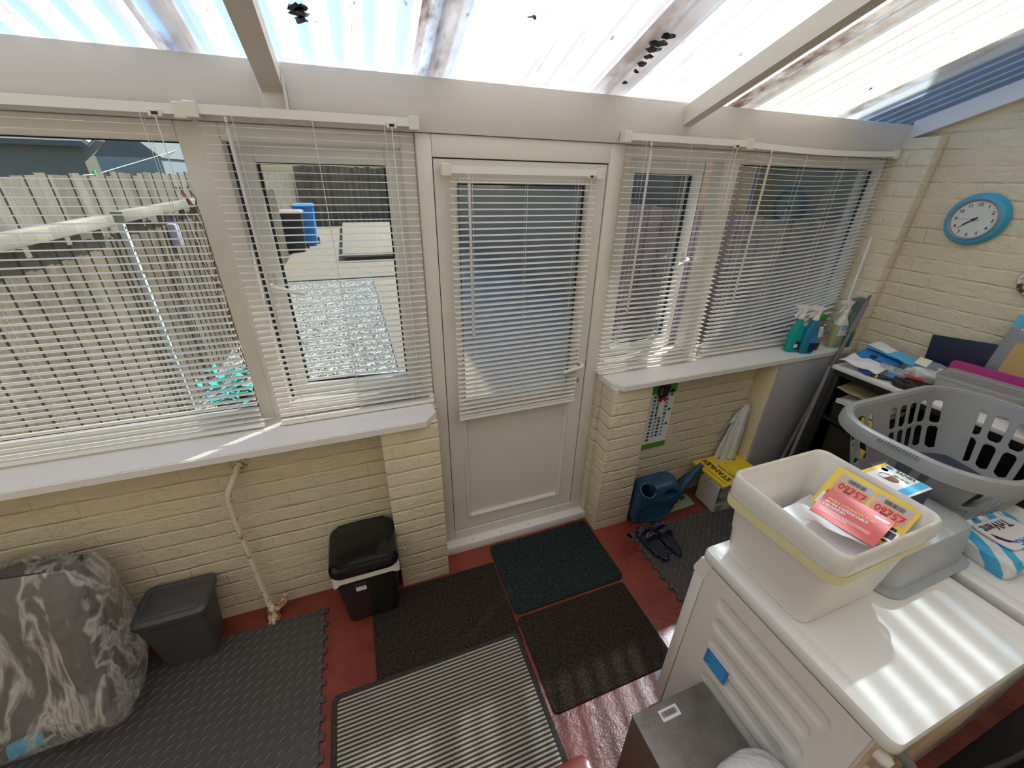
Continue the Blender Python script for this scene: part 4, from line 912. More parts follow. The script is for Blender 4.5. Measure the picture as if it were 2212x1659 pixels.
# ================================================================== SILL ITEMS
def spray(cx, cy, tw, liq, label, w_=0.038, d_=0.026, h=0.205, head='white_plastic', band=None, face=0.0, lean_=0.0):
    Ms = Matrix.Translation((cx, cy, SILL)) @ Matrix.Rotation(face, 4, 'Z') @ Matrix.Rotation(lean_, 4, 'Y')
    r = thing('spray_bottle', (cx, cy, SILL), label, 'spray bottle', 'spray bottles on the right sill')
    bm = B(); loft(bm, [rr(0, 0, w_*0.9, d_*0.9, 0.012, 0.0005), rr(0, 0, w_, d_, 0.016, 0.01), rr(0, 0, w_, d_, 0.018, h*0.35), rr(0, 0, w_*1.08, d_, 0.018, h*0.55), rr(0, 0, w_*0.92, d_*0.95, 0.018, h*0.72), rr(0, 0, 0.017, 0.017, 0.0165, h*0.9), rr(0, 0, 0.015, 0.015, 0.0145, h*1.02)]); xf(bm, Ms); obj('bottle', bm, liq, r)
    bm = B(); lathe(bm, [(0.0165, 0), (0.0175, 0.004), (0.0165, 0.026), (0.012, 0.032)], None, 16, Ms @ Matrix.Translation((0, 0, h*1.0)))
    zz = h+0.03; prism(bm, [(-0.012, zz), (-0.014, zz+0.03), (-0.048, zz+0.034), (-0.050, zz+0.050), (-0.020, zz+0.056), (0.012, zz+0.056), (0.030, zz+0.046), (0.016, zz+0.034), (0.012, zz)], -0.0115, 0.0115, Ms @ Matrix(((1, 0, 0, 0), (0, 0, 1, 0), (0, 1, 0, 0), (0, 0, 0, 1))))
    obj('spray_head', bm, head, r)
    bm = B(); prism(bm, [(-0.018, zz+0.034), (-0.028, zz+0.010), (-0.044, zz-0.016), (-0.038, zz-0.018), (-0.020, zz+0.006), (-0.010, zz+0.030)], -0.006, 0.006, Ms @ Matrix(((1, 0, 0, 0), (0, 0, 1, 0), (0, 1, 0, 0), (0, 0, 0, 1)))); obj('trigger', bm, head, r)
    return r, Ms
r, Ms = spray(2.200, -0.122, 0, 'liq_teal', 'teal spray bottle, leftmost of the bottles on the right sill', face=math.radians(-20), h=0.215)
bm = box(B(), 0.002, 0.030, -0.0275, -0.0262, 0.02, 0.075, 0.0); xf(bm, Ms); lb = obj('flower_label', bm, 'navy', r)
bm = B()
for k_ in range(6):
    a = k_*PI/3; lathe(bm, [(0.001, 0), (0.006, 0.0003), (0.001, 0.0006)], None, 8, Ms @ frame((0.004+0.008*math.cos(a), -0.0278, 0.045+0.008*math.sin(a)), (1, 0, 0), (0, 0, 1)))
obj('white_flower', bm, 'paper', lb)
r, Ms = spray(2.262, -0.168, 0, 'liq_blue', 'tall blue spray bottle at the front edge of the right sill', w_=0.04, face=math.radians(-20), h=0.215)
bm = xf(box(B(), 0.0, 0.034, -0.0275, -0.0262, 0.015, 0.075), Ms); obj('label', bm, 'navy', r)
bm = xf(box(B(), -0.002, 0.036, -0.0275, -0.0262, 0.078, 0.11), Ms); obj('blue_label', bm, 'blue', r)
r, Ms = spray(2.545, -0.155, 0, 'liq_yel', 'white-shouldered spray bottle with a small blue name label on the sill', w_=0.042, h=0.225, face=math.radians(-12))
bm = B(); loft(bm, [rr(0, 0, 0.0405, 0.027, 0.018, 0.155), rr(0, 0, 0.0395, 0.0262, 0.018, 0.165), rr(0, 0, 0.019, 0.019, 0.018, 0.204), rr(0, 0, 0.0165, 0.0165, 0.016, 0.226)]); xf(bm, Ms); obj('white_shoulder', bm, 'white_plastic', r)
bm = xf(box(B(), -0.026, 0.034, -0.0295, -0.0268, 0.085, 0.150), Ms); obj('white_label', bm, 'paper', r)
bm = xf(box(B(), -0.014, 0.034, -0.0303, -0.0293, 0.125, 0.149), Ms); lb = obj('blue_label', bm, 'lblue', r)
txt('lettering', 'HG', 0.022, Ms @ frame((-0.008, -0.0305, 0.129), (1, 0, 0), (0, 0, 1)), 'paper', lb)
bm = xf(box(B(), -0.03, 0.034, -0.0295, -0.0275, 0.012, 0.018), Ms); obj('blue_stripe', bm, 'lblue', r)
r, Ms = spray(2.622, -0.165, 0, 'liq_clear', 'clear spray bottle with dark green liquid nearest the pilaster', w_=0.034, h=0.24, head='liq_clear', face=math.radians(-12))
bm = B()
loft(bm, [rr(0, 0, 0.036, 0.028, 0.014, 0.002), rr(0, 0, 0.0365, 0.0285, 0.014, 0.11)]); xf(bm, Ms); obj('green_liquid', bm, plain('dark_green_liquid', (0.01, 0.16, 0.13), 0.2), r)
t_ = thing('gold_packet', (2.36, -0.14, SILL), 'small black and gold carton between the blue and white spray bottles', 'carton')
bm = box(B(), 2.335, 2.395, -0.165, -0.120, SILL+0.0005, SILL+0.05, 0.002); obj('black_base', bm, 'black', t_)
bm = box(B(), 2.335, 2.395, -0.165, -0.120, SILL+0.05, SILL+0.085, 0.002); obj('gold_top', bm, 'gold', t_)
bm = quadsheet(B(), (2.335, -0.15, SILL+0.087), (2.395, -0.15, SILL+0.087), (2.40, -0.11, SILL+0.15), (2.345, -0.11, SILL+0.15), 4, 4, 0, 0.004, 2, 0.012)
tag(obj('folded_paper', bm, 'paper'), 'folded white leaflet propped above the black and gold carton', 'leaflet')
t_ = thing('aerosol_can', (2.44, -0.115, SILL), 'pale lavender aerosol can behind the gold carton on the sill', 'can')
bm = B(); lathe(bm, [(0.018, 0.0005), (0.019, 0.004), (0.019, 0.10), (0.012, 0.112)], (2.44, -0.115, SILL), 16); obj('body', bm, 'lavender', t_)
bm = B(); lathe(bm, [(0.012, 0), (0.012, 0.02), (0.006, 0.024)], (2.44, -0.115, SILL+0.112), 14); obj('cap', bm, 'white_plastic', t_)
t_ = thing('packet', (2.47, -0.06, SILL), 'green-topped packet behind the white spray bottle', 'packet')
bm = box(B(), 2.40, 2.52, -0.075, -0.045, SILL+0.0005, SILL+0.165, 0.004); obj('pale_packet', bm, 'liq_clear', t_)
bm = box(B(), 2.395, 2.525, -0.078, -0.042, SILL+0.165, SILL+0.195, 0.004); obj('green_top', bm, 'green', t_)

# ================================================================== CLOCK AND WALL THINGS
t_ = thing('wall_clock', (XR, -0.47, 1.735), 'round blue wall clock with pale face on the right wall', 'clock')
CK = frame((XR-0.001, -0.473, 1.850), (0, -1, 0), (0, 0, 1))   # local x = right, y = up, z = into room
CK = Matrix(((0, 0, -1, XR-0.001), (-1, 0, 0, -0.473), (0, 1, 0, 1.850), (0, 0, 0, 1)))
bm = B(); lathe(bm, [(0.118, 0.0), (0.126, 0.008), (0.125, 0.02), (0.112, 0.040), (0.098, 0.044), (0.094, 0.036), (0.0005, 0.0355)], None, 56, CK); obj('case', bm, 'clockblue', t_)
bm = B(); lathe(bm, [(0.093, 0.034), (0.099, 0.047), (0.096, 0.050), (0.091, 0.046), (0.088, 0.037)], None, 56, CK, hollow=True); obj('silver_ring', bm, 'silverpack', t_)
bm = B(); lathe(bm, [(0.0005, 0.0357), (0.0905, 0.0357), (0.0905, 0.037), (0.0005, 0.037)], None, 48, CK); fc = obj('dial', bm, 'face', t_)
for h_ in range(1, 13):
    a = PI/2-h_*PI/6; s_ = str(h_); txt('numeral', s_, 0.021, CK @ Matrix.Translation((0.072*math.cos(a), 0.072*math.sin(a)-0.007, 0.0375)), 'ink', fc, align='CENTER')
def hand(ang, l_, w_, tail, nm, z):
    bm = B(); a = PI/2-ang; R_ = CK @ Matrix.Rotation(a, 4, 'Z'); prism(bm, [(-tail, -w_), (l_, -w_*0.5), (l_, w_*0.5), (-tail, w_)], z, z+0.001, R_); obj(nm, bm, 'ink', t_)
hand(math.radians(232), 0.045, 0.0035, 0.015, 'hour_hand', 0.039); hand(math.radians(226), 0.066, 0.0022, 0.02, 'minute_hand', 0.041); hand(math.radians(272), 0.070, 0.0007, 0.025, 'second_hand', 0.0425)
bm = B(); lathe(bm, [(0.006, 0.037), (0.006, 0.045), (0.001, 0.046)], None, 14, CK); obj('centre_cap', bm, 'ink', t_)
bm = B(); lathe(bm, [(0.001, 0), (0.075, 0.0), (0.085, 0.008), (0.080, 0.02), (0.001, 0.024)], None, 10, Matrix(((0, 0, -1, XR-0.001), (-1, 0, 0, -0.815), (0, 1, 0, 1.605), (0, 0, 0, 1)))); crumple(bm, 0.006, 30, 2)
for v in bm.verts: v.co.x = min(v.co.x, XR-0.0005)
tag(obj('rusty_plate', bm, 'rusty'), 'rusty white metal plate on the right wall below the clock', 'plate')

# ================================================================== WASHING MACHINES
HW = 0.94
def machine(x0, x1, y0, y1, label, ribs=True):
    r = thing('washing_machine', ((x0+x1)/2, (y0+y1)/2, 0), label, 'washing machine', 'white laundry machines')
    bm = B(); box(bm, x0+0.012, x1-0.012, y0+0.03, y1-0.03, 0.0115, HW-0.045, 0.006)
    obj('cabinet', bm, 'enamel2', r)
    # side panel with pressed ribs on the left face
    if ribs:
        nu, nv = 150, 120; bm = B(); grid = []
        ya, yb, za, zb_ = y0+0.035, y1-0.05, 0.015, HW-0.047
        rib = []
        for q in range(6): rib.append((0.80-0.085*q, 0.026, 0.06+0.02*(q % 2)+max(0, q-1)*0.01, 0.42-0.01*q))
        for j in range(nv+1):
            row = []
            for i in range(nu+1):
                y = ya+(yb-ya)*i/nu; z = za+(zb_-za)*j/nv; dpt = 0.0
                for zc_, hh, a, b_ in rib:
                    yy = y-ya; ca = max(a+hh, min(b_-hh, yy)); dd = math.hypot(yy-ca, z-zc_); k_ = (hh-dd)/0.010
                    if k_ > 0: dpt = max(dpt, 0.006*min(1, k_)**0.7)
                row.append(bm.verts.new((x0+0.004+dpt, y, z)))
            grid.append(row)
        for j in range(nv):
            for i in range(nu): bm.faces.new((grid[j][i], grid[j][i+1], grid[j+1][i+1], grid[j+1][i]))
        obj('side_panel', bm, 'enamel2', r, angle=70)
    bm = B(); box(bm, x0+0.002, x1-0.002, y1-0.048, y1-0.006, 0.05, HW-0.12, 0.006); obj('front_panel', bm, 'enamel2', r)
    bm = B(); prism(bm, [(y1-0.05, HW-0.118), (y1-0.004, HW-0.118), (y1-0.002, HW-0.10), (y1-0.018, HW-0.045), (y1-0.06, HW-0.045)], 0, x1-x0-0.004, Matrix(((0, 0, 1, x0+0.002), (1, 0, 0, 0), (0, 1, 0, 0), (0, 0, 0, 1)))); cpn = obj('control_panel', bm, 'enamel', r)
    bm = B(); lathe(bm, [(0.03, 0), (0.028, 0.02), (0.001, 0.021)], None, 24, frame(((x0+x1)/2, y1-0.018, HW-0.06), (1, 0, 0), (0, -0.5, 0.86)) @ Matrix.Diagonal((1, 1, -1, 1))); obj('programme_dial', bm, 'grey_light', cpn)
    bm = B(); lathe(bm, [(0.19, 0), (0.185, 0.02), (0.15, 0.03), (0.14, 0.02), (0.001, 0.012)], None, 40, frame(((x0+x1)/2, y1-0.006, 0.47), (1, 0, 0), (0, 0, 1)) @ Matrix.Diagonal((1, 1, -1, 1))); obj('door', bm, 'grey_light', r)
    bm = B(); cx, cy, hw, hd = (x0+x1)/2, (y0+y1)/2-0.01, (x1-x0)/2, (y1-y0)/2-0.01
    loft(bm, [rr(cx, cy, hw-0.004, hd, 0.02, HW-0.044), rr(cx, cy, hw, hd+0.004, 0.022, HW-0.036), rr(cx, cy, hw, hd+0.004, 0.022, HW-0.012), rr(cx, cy, hw-0.004, hd, 0.02, HW-0.003), rr(cx, cy, hw-0.014, hd-0.01, 0.02, HW), rr(cx, cy, hw-0.04, hd-0.035, 0.014, HW), rr(cx, cy, hw-0.042, hd-0.037, 0.014, HW-0.0012), rr(cx, cy, hw-0.048, hd-0.043, 0.014, HW-0.0005)])
    obj('worktop', bm, 'enamel', r)
    return r
wm = machine(0.606, 1.245, -1.655, -1.085, 'white washing machine in front, its ribbed side facing the striped mat')
w2 = machine(1.285, 1.880, -1.655, -1.085, 'white laundry machine farther right under the grey laundry basket', ribs=False)
# back of first machine: panel and hoses
bm = B(); box(bm, 0.63, 1.22, -1.632, -1.622, 0.10, HW-0.05, 0.003); box(bm, 0.90, 1.20, -1.650, -1.630, 0.55, 0.80, 0.008); obj('back_panel', bm, 'wpanel', wm)
bm = B(); tube(bm, curve([(0.665, -1.64, 0.86), (0.69, -1.675, 0.83), (0.70, -1.68, 0.76), (0.69, -1.675, 0.66), (0.66, -1.67, 0.55)], 6), 0.012, 10); obj('drain_hose', bm, 'hose', wm)
bm = B(); lathe(bm, [(0.016, 0), (0.016, 0.02), (0.010, 0.03)], None, 12, frame((0.64, -1.632, 0.84), (1, 0, 0), (0, 0, 1))); obj('inlet_valve', bm, 'upvc', wm)
bm = B(); lathe(bm, [(0.014, 0), (0.014, 0.03), (0.010, 0.035)], None, 12, frame((0.655, -1.632, 0.74), (1, 0, 0), (0, 0, 1))); obj('inlet_valve', bm, 'upvc', wm)
# stickers on the ribbed side
xs = 0.6085
bm = box(B(), xs-0.0022, xs-0.0008, -1.316, -1.228, 0.53, 0.600); st_ = obj('blue_sticker', bm, 'blue', wm, label='blue and white information sticker')
bm = box(B(), xs-0.0023, xs-0.0010, -1.316, -1.228, 0.60, 0.612); obj('sticker_heading', bm, 'paper', st_)
bm = B()
for q in range(5): box(bm, xs-0.0032, xs-0.0024, -1.308, -1.240-0.012*(q % 2), 0.538+0.012*q, 0.542+0.012*q)
obj('small_print', bm, 'lblue', st_, smooth=False)
bm = box(B(), xs-0.002, xs-0.0008, -1.30, -1.216, 0.512, 0.520); obj('white_strip', bm, 'paper', wm)
# floor things behind the machines
bm = tube(B(), curve([(1.55, -1.72, 0.02), (1.9, -1.76, 0.05), (2.3, -1.72, 0.02), (2.6, -1.70, 0.08)], 6), 0.010, 8)
tag(obj('cable', bm, 'hose'), 'grey cable lying on the dark floor behind the machines', 'cable')
carpet(1.30, 2.70, -2.3, -1.665, 0.01, 'black', 'flat black sheet on the floor behind the machines')  # plain black sheet covering the floor behind the machines
bm = loftb([rr(1.72, -1.93, 0.20, 0.13, 0.03, 0.0115), rr(1.72, -1.93, 0.23, 0.155, 0.04, 0.34)])
tag(obj('storage_tub', bm, 'white_plastic'), 'white plastic tub at the bottom right corner behind the machines', 'tub')

# ------------------------------------------------------------------ on the machines
def tub_walls(bm, secs, th, n=8):
    """open container: outer and inner skin from (cx,cy,hw,hd,r,z) sections."""
    out = [rr(cx, cy, hw, hd, r, z, n) for cx, cy, hw, hd, r, z in secs]
    inn = [rr(cx, cy, hw-th, hd-th, max(0.004, r-th), z if i else z+th, n) for i, (cx, cy, hw, hd, r, z) in enumerate(secs)][::-1]
    return loft(bm, out+inn)
t_ = thing('waste_bin', (0.81, -1.265, HW), 'white plastic waste bin of papers standing on the front washing machine', 'bin')
bm = B(); bs = [(0.806, -1.266, 0.148, 0.130, 0.03, HW+0.0005), (0.806, -1.266, 0.152, 0.134, 0.034, HW+0.012), (0.811, -1.264, 0.176, 0.152, 0.03, 1.20), (0.812, -1.263, 0.184, 0.160, 0.034, 1.236)]
tub_walls(bm, bs, 0.0035); obj('body', bm, 'white_plastic', t_)
bm = B()
def wr(cx, cy, hw, hd, r, z, amp, k, s=0.0, n=12):
    return [(p[0]+0.35*amp*noise.noise(Vector((p[0]*k, p[1]*k, 5+s))), p[1]+0.35*amp*noise.noise(Vector((p[0]*k, p[1]*k, 9+s))), p[2]+amp*noise.noise(Vector((p[0]*k, p[1]*k, 1.3+s)))) for p in rr(cx, cy, hw, hd, r, z, n)]
c_ = (0.812, -1.263)
loft(bm, [wr(*c_, 0.162, 0.138, 0.02, 1.05, 0.004, 9), wr(*c_, 0.172, 0.148, 0.025, 1.15, 0.006, 12), wr(*c_, 0.178, 0.155, 0.03, 1.236, 0.003, 9), wr(*c_, 0.184, 0.161, 0.033, 1.2445, 0.003, 9), wr(*c_, 0.190, 0.166, 0.034, 1.238, 0.004, 9), wr(*c_, 0.191, 0.168, 0.034, 1.20, 0.014, 10), wr(*c_, 0.187, 0.166, 0.034, 1.165, 0.024, 8)], True, False, False)
obj('liner', bm, 'linerfilm', t_, angle=80)
bm = B(); loft(bm, [wr(*c_, 0.1895, 0.1675, 0.034, 1.172, 0.030, 8), wr(*c_, 0.1885, 0.1675, 0.034, 1.140, 0.036, 8)], True, False, False); obj('liner_drawstring', bm, 'yellowband', t_, angle=80)
# papers inside
LB = Vector((0, 0, 0))
bm = quadsheet(B(), (0.70, -1.17, 1.06), (0.955, -1.15, 1.07), (0.955, -1.37, 1.075), (0.70, -1.36, 1.06), 6, 6, 0.012, 0.006, 7, 0.03)
tag(obj('paper_stack', bm, 'paper'), 'crumpled white papers at the bottom of the white waste bin', 'papers')
def flat_print(name, O, X_, Y_, w_, h_, m, label, cat, group=None, th=0.0012):
    r = thing(name, O, label, cat, group); Fm = frame(O, X_, Y_)
    bm = box(B(), 0, w_, 0, h_, 0, th); xf(bm, Fm); obj('sheet', bm, m, r)
    return r, Fm, th
def patch(Fm, x0, x1, y0, y1, z, m, r, name='print'):
    bm = xf(box(B(), x0, x1, y0, y1, z, z+0.0003), Fm); return obj(name, bm, m, r, smooth=False)
# magazine leaning on the right rim
O = Vector((0.880, -1.190, 1.135)); Xd = Vector((0.030, -0.205, -0.008)); Yd = Vector((0.088, 0.006, 0.105))
r, Fm, th = flat_print('discount_leaflet', O, Xd, Yd, 0.205, 0.132, 'yellowpaper', 'yellow-bordered leaflet with two pink money-off vouchers leaning in the white bin', 'leaflet')
for k_ in range(2):
    a = 0.018+k_*0.092
    patch(Fm, a, a+0.086, 0.066, 0.120, th+0.0001, 'card', r, 'voucher'); patch(Fm, a+0.004, a+0.082, 0.066, 0.098, th+0.0005, 'pink', r, 'voucher_face')
    txt('lettering', '£5£60', 0.027, Fm @ Matrix.Translation((a+0.080, 0.093, th+0.0012)) @ Matrix.Rotation(PI, 4, 'Z'), 'red', r, sx_=1.0)
    txt('lettering', 'OFF', 0.010, Fm @ Matrix.Translation((a+0.046, 0.078, th+0.0014)) @ Matrix.Rotation(PI, 4, 'Z'), 'ink', r)
    bars(Fm @ Matrix.Translation((a+0.022, 0.102, th+0.0005)), 0.045, 0.012, r, 20, seed=k_+4)
    patch(Fm, a+0.010, a+0.072, 0.056, 0.066, th+0.0003, 'orange_t', r, 'orange_blaze')
patch(Fm, 0.016, 0.19, 0.044, 0.056, th+0.0001, 'ink', r, 'black_band'); patch(Fm, 0.10, 0.185, 0.010, 0.038, th+0.0001, 'ink', r, 'black_panel'); patch(Fm, 0.11, 0.15, 0.014, 0.032, th+0.0004, 'green', r, 'green_panel')
# white letter with stamp
r, Fm, th = flat_print('letter', (0.868, -1.205, 1.150), (0.035, -0.16, 0.0), (0.07, 0.012, 0.032), 0.19, 0.062, 'paper', 'white franked letter with a square grey postmark under the red card in the bin', 'letter')
bm = B(); 
for q in ((0.008, 0.034, 0.020, 0.0215), (0.008, 0.034, 0.052, 0.0535), (0.008, 0.0095, 0.020, 0.0535), (0.0325, 0.034, 0.020, 0.0535)): box(bm, q[0], q[1], q[2], q[3], th, th+0.0003)
box(bm, 0.014, 0.028, 0.036, 0.0385, th, th+0.0003); box(bm, 0.019, 0.023, 0.028, 0.047, th, th+0.0003); xf(bm, Fm); obj('postmark', bm, 'grey_dark', r, smooth=False)
patch(Fm, 0.135, 0.185, 0.006, 0.03, th+0.0002, 'ink', r, 'dark_window')
# red card
O = Vector((0.800, -1.245, 1.146)); Xd = Vector((0.060, -0.150, -0.0)); Yd = Vector((0.13, 0.050, 0.036))
O = Vector((0.815, -1.226, 1.150)); Xd = Vector((0.028, -0.150, 0.002)); Yd = Vector((0.13, 0.022, 0.040))
r, Fm, th = flat_print('postcard', O-Vector(Xd).normalized()*0.0, Xd, Yd, 0.158, 0.118, 'red', 'red postcard headed small changes for more dependable deliveries', 'card')
txt('heading', 'SMALL CHANGES FOR', 0.0125, Fm @ Matrix.Translation((0.012, 0.070, th+0.0005)), 'orange_t', r, sx_=0.93)
txt('heading', 'MORE DEPENDABLE\nDELIVERIES', 0.0125, Fm @ Matrix.Translation((0.012, 0.057, th+0.0005)), 'paper', r, sx_=0.93)
bm = B(); [box(bm, 0.012, 0.012+l_, y, y+0.0018, th, th+0.0005) for l_, y in ((0.122, 0.034), (0.122, 0.028), (0.072, 0.022))]; xf(bm, Fm); obj('small_print', bm, 'paper', r, smooth=False)
patch(Fm, 0.118, 0.150, 0.092, 0.100, th+0.0002, 'paper', r, 'white_logo_bar'); patch(Fm, 0.130, 0.139, 0.103, 0.109, th+0.0002, 'pink', r, 'small_crest')

# upturned grey washing-up bowl
t_ = thing('washing_up_bowl', (1.17, -1.28, HW), 'grey washing-up bowl turned upside down between the white bin and the toilet-wipe pack', 'bowl')
cx, cy = 1.172, -1.272
bm = B(); loft(bm, [rr(cx, cy, 0.196, 0.158, 0.05, HW+0.0005), rr(cx, cy, 0.208, 0.170, 0.055, HW+0.002), rr(cx, cy, 0.208, 0.170, 0.055, HW+0.008), rr(cx, cy, 0.188, 0.150, 0.05, HW+0.011), rr(cx, cy, 0.176, 0.138, 0.05, 1.06), rr(cx, cy, 0.168, 0.130, 0.05, 1.082), rr(cx, cy, 0.150, 0.112, 0.045, 1.090), rr(cx, cy, 0.06, 0.04, 0.03, 1.0905)]); obj('bowl', bm, 'grey_light', t_)
# gloves box
t_ = thing('glove_box', (1.13, -1.25, 1.092), 'white and blue tissue-style carton of gloves with an oval opening on the grey bowl', 'box')
g0, g1, h0, h1, gt = 1.072, 1.190, -1.318, -1.190, 1.198
bxo('carton', g0, g1, h0, h1, 1.0925, gt, 'paper', t_, 0.001)
bm = box(B(), g0-0.0008, g1+0.0008, h0-0.0008, h0+0.003, 1.0925, gt-0.003); obj('blue_end', bm, 'navy', t_); 
GM = frame((g0, h1, gt), (0, -1, 0), (1, 0, 0))  # x toward camera-right, y to +x
patch(GM, 0.098, 0.122, 0.0, 0.118, 0.0004, 'lblue', t_, 'blue_band'); patch(GM, 0.0, 0.012, 0.0, 0.118, 0.0004, 'yellowpaper', t_, 'yellow_band')
GM = Matrix(((0, 1, 0, g0), (-1, 0, 0, h1), (0, 0, 1, gt), (0, 0, 0, 1)))
bm = B(); lathe(bm, [(0.0005, 0.0004), (0.026, 0.0004), (0.026, 0.0009), (0.0005, 0.0009)], None, 28, GM @ Matrix.Translation((0.052, 0.048, 0)) @ Matrix.Diagonal((1.0, 0.72, 1, 1))); obj('oval_opening', bm, 'soil', t_)
bm = quadsheet(B(), (g0+0.028, h1-0.030, gt+0.0012), (g0+0.05, h1-0.03, gt+0.0012), (g0+0.055, h1-0.052, gt+0.004), (g0+0.028, h1-0.050, gt+0.003), 3, 3, 0.002); obj('glove_edge', bm, 'paper', t_)
txt('lettering', 'VINYL', 0.020, GM @ Matrix.Translation((0.092, 0.112, 0.001)) @ Matrix.Rotation(PI, 4, 'Z'), 'navy', t_)
txt('lettering', 'GLOVES', 0.012, GM @ Matrix.Translation((0.092, 0.078, 0.001)) @ Matrix.Rotation(PI, 4, 'Z'), 'green', t_)
bm = B()
for x in (0.022, 0.022): lathe(bm, [(0.0005, 0.0004), (0.009, 0.0004), (0.009, 0.0008), (0.0005, 0.0008)], None, 16, GM @ Matrix.Translation((x, 0.085 if x > 0.03 else 0.08, 0)))
lathe(bm, [(0.0005, 0.0004), (0.009, 0.0004), (0.009, 0.0008), (0.0005, 0.0008)], None, 16, GM @ Matrix.Translation((0.022, 0.103, 0)))
obj('round_badges', bm, 'blue', t_)
# wipes pack
t_ = thing('wipes_pack', (1.52, -1.42, HW), 'blue and white wave-patterned soft pack lettered upside down, in front of the laundry basket', 'pack')
PK = Matrix.Translation((1.512, -1.432, HW)) @ Matrix.Rotation(math.radians(-4), 4, 'Z')
bm = B(); loft(bm, [rr(0, 0, 0.130, 0.082, 0.012, 0.0012, 5), rr(0, 0, 0.136, 0.088, 0.016, 0.02, 5), rr(0, 0, 0.136, 0.088, 0.016, 0.052, 5), rr(0, 0, 0.124, 0.078, 0.016, 0.068, 5), rr(0, 0, 0.06, 0.03, 0.012, 0.074, 5)])
bmesh.ops.subdivide_edges(bm, edges=bm.edges, cuts=1, use_grid_fill=True); crumple(bm, 0.006, 22, 3)
for v in bm.verts: v.co.z = max(0.0008, v.co.z)
xf(bm, PK); obj('wrapper', bm, 'wrapper', t_)
bm = B(); loft(bm, [rr(0.0, 0.0, 0.088, 0.052, 0.02, 0.076, 5), rr(0.0, 0.0, 0.088, 0.052, 0.02, 0.0795, 5)]); xf(bm, PK); obj('white_panel', bm, 'paper', t_)
txt('lettering', 'TriVent', 0.040, PK @ Matrix.Translation((0.055, 0.042, 0.0802)) @ Matrix.Rotation(PI, 4, 'Z'), 'ink', t_)
txt('lettering', 'WIPING', 0.030, PK @ Matrix.Translation((0.075, -0.026, 0.0802)) @ Matrix.Rotation(PI, 4, 'Z'), 'blue', t_)
bm = B(); prism(bm, [(-0.07, 0.012), (-0.075, -0.006), (-0.058, -0.026), (-0.03, -0.034), (-0.052, -0.016), (-0.062, 0.0)], 0.0798, 0.0806, PK); obj('navy_swoosh', bm, 'navy', t_)
bm = B(); lathe(bm, [(0.0005, 0), (0.010, 0), (0.010, 0.0008), (0.0005, 0.0008)], None, 18, PK @ frame((-0.05, -0.0885, 0.035), (1, 0, 0), (0, 0, 1))); obj('round_badge', bm, 'soil', t_)

# laundry basket: perforated shell
t_ = thing('laundry_basket', (1.68, -1.17, HW), 'grey plastic laundry basket with slotted sides on the farther machine', 'laundry basket')
BZ0, BZ1 = HW+0.001, 1.222
def bsec(v):
    e = v**0.9; return (1.680, -1.168, 0.270+0.100*e, 0.170+0.062*e, 0.09+0.07*e, BZ0+(BZ1-BZ0)*v)
NS, NVV = 960, 88; bm = B()
def perim(v):
    cx, cy, hw, hd, r, z = bsec(v); r = min(r, hw*0.99, hd*0.99)
    segs = []; pts = []
    # arc-length sampling of a rounded rectangle
    L = [2*(hd-r), PI/2*r, 2*(hw-r), PI/2*r]*2; T_ = sum(L)
    for i in range(NS):
        s_ = (i/NS*T_ - (hd-r)) % T_; k = 0
        while s_ > L[k]: s_ -= L[k]; k += 1
        ang = {0: 0, 2: PI/2, 4: PI, 6: 1.5*PI}
        corners = {0: (hw, -(hd-r), 0, 1), 2: (hw-r, hd, -1, 0), 4: (-hw, hd-r, 0, -1), 6: (-(hw-r), -hd, 1, 0)}
        if k % 2 == 0:
            a = corners[k]; pts.append((cx+a[0]+a[2]*s_, cy+a[1]+a[3]*s_, z))
        else:
            cc_ = {1: (hw-r, hd-r, 0), 3: (-(hw-r), hd-r, PI/2), 5: (-(hw-r), -(hd-r), PI), 7: (hw-r, -(hd-r), 1.5*PI)}[k]
            a = cc_[2]+s_/r; pts.append((cx+cc_[0]+r*math.cos(a), cy+cc_[1]+r*math.sin(a), z))
    return pts
rows = [[bm.verts.new(p) for p in perim(j/NVV)] for j in range(NVV+1)]
def hole(i, v):
    s_ = i/NS*4; q = (i % 32)/2.0
    for zc_, hh in ((0.27, 0.165), (0.66, 0.175)):
        dv = abs(v-zc_)/hh
        if dv < 1 and abs(q-8) <= (5.2 if dv < 0.72 else 5.2*math.sqrt(max(0, 1-((dv-0.72)/0.28)**2))):
            return True
    return False
blank = set()
for j in range(NVV):
    for i in range(NS):
        a = (i/NS)
        near_corner = any(abs(((a-c_+0.5) % 1)-0.5) < 0.028 for c_ in (0.125+0.02, 0.375-0.02, 0.625+0.02, 0.875-0.02))
        if not near_corner and hole(i, (j+0.5)/NVV): continue
        bm.faces.new((rows[j][i], rows[j][(i+1) % NS], rows[j+1][(i+1) % NS], rows[j+1][i]))
bm.faces.new(rows[0][::-1])
bmesh.ops.delete(bm, geom=[v for v in bm.verts if not v.link_faces], context='VERTS')
ob = obj('basket_shell', bm, 'grey_plastic', t_, angle=50)
md = ob.modifiers.new('thickness', 'SOLIDIFY'); md.thickness = 0.003; md.offset = 0
cx, cy, hw, hd, r, z = bsec(1.0)
bm = B(); sec = [(0.0, -0.006), (0.004, 0.006), (0.014, 0.009), (0.026, 0.004), (0.034, -0.012), (0.036, -0.040), (0.0325, -0.040), (0.030, -0.012), (0.022, 0.0), (0.012, 0.003)]
rings = [rr(cx, cy, hw+a, hd+a, r+a, BZ1+b_, 14) for a, b_ in sec]; loft(bm, rings+[rings[0]], True, False, False); obj('rim', bm, 'grey_plastic', t_)
bm = B()
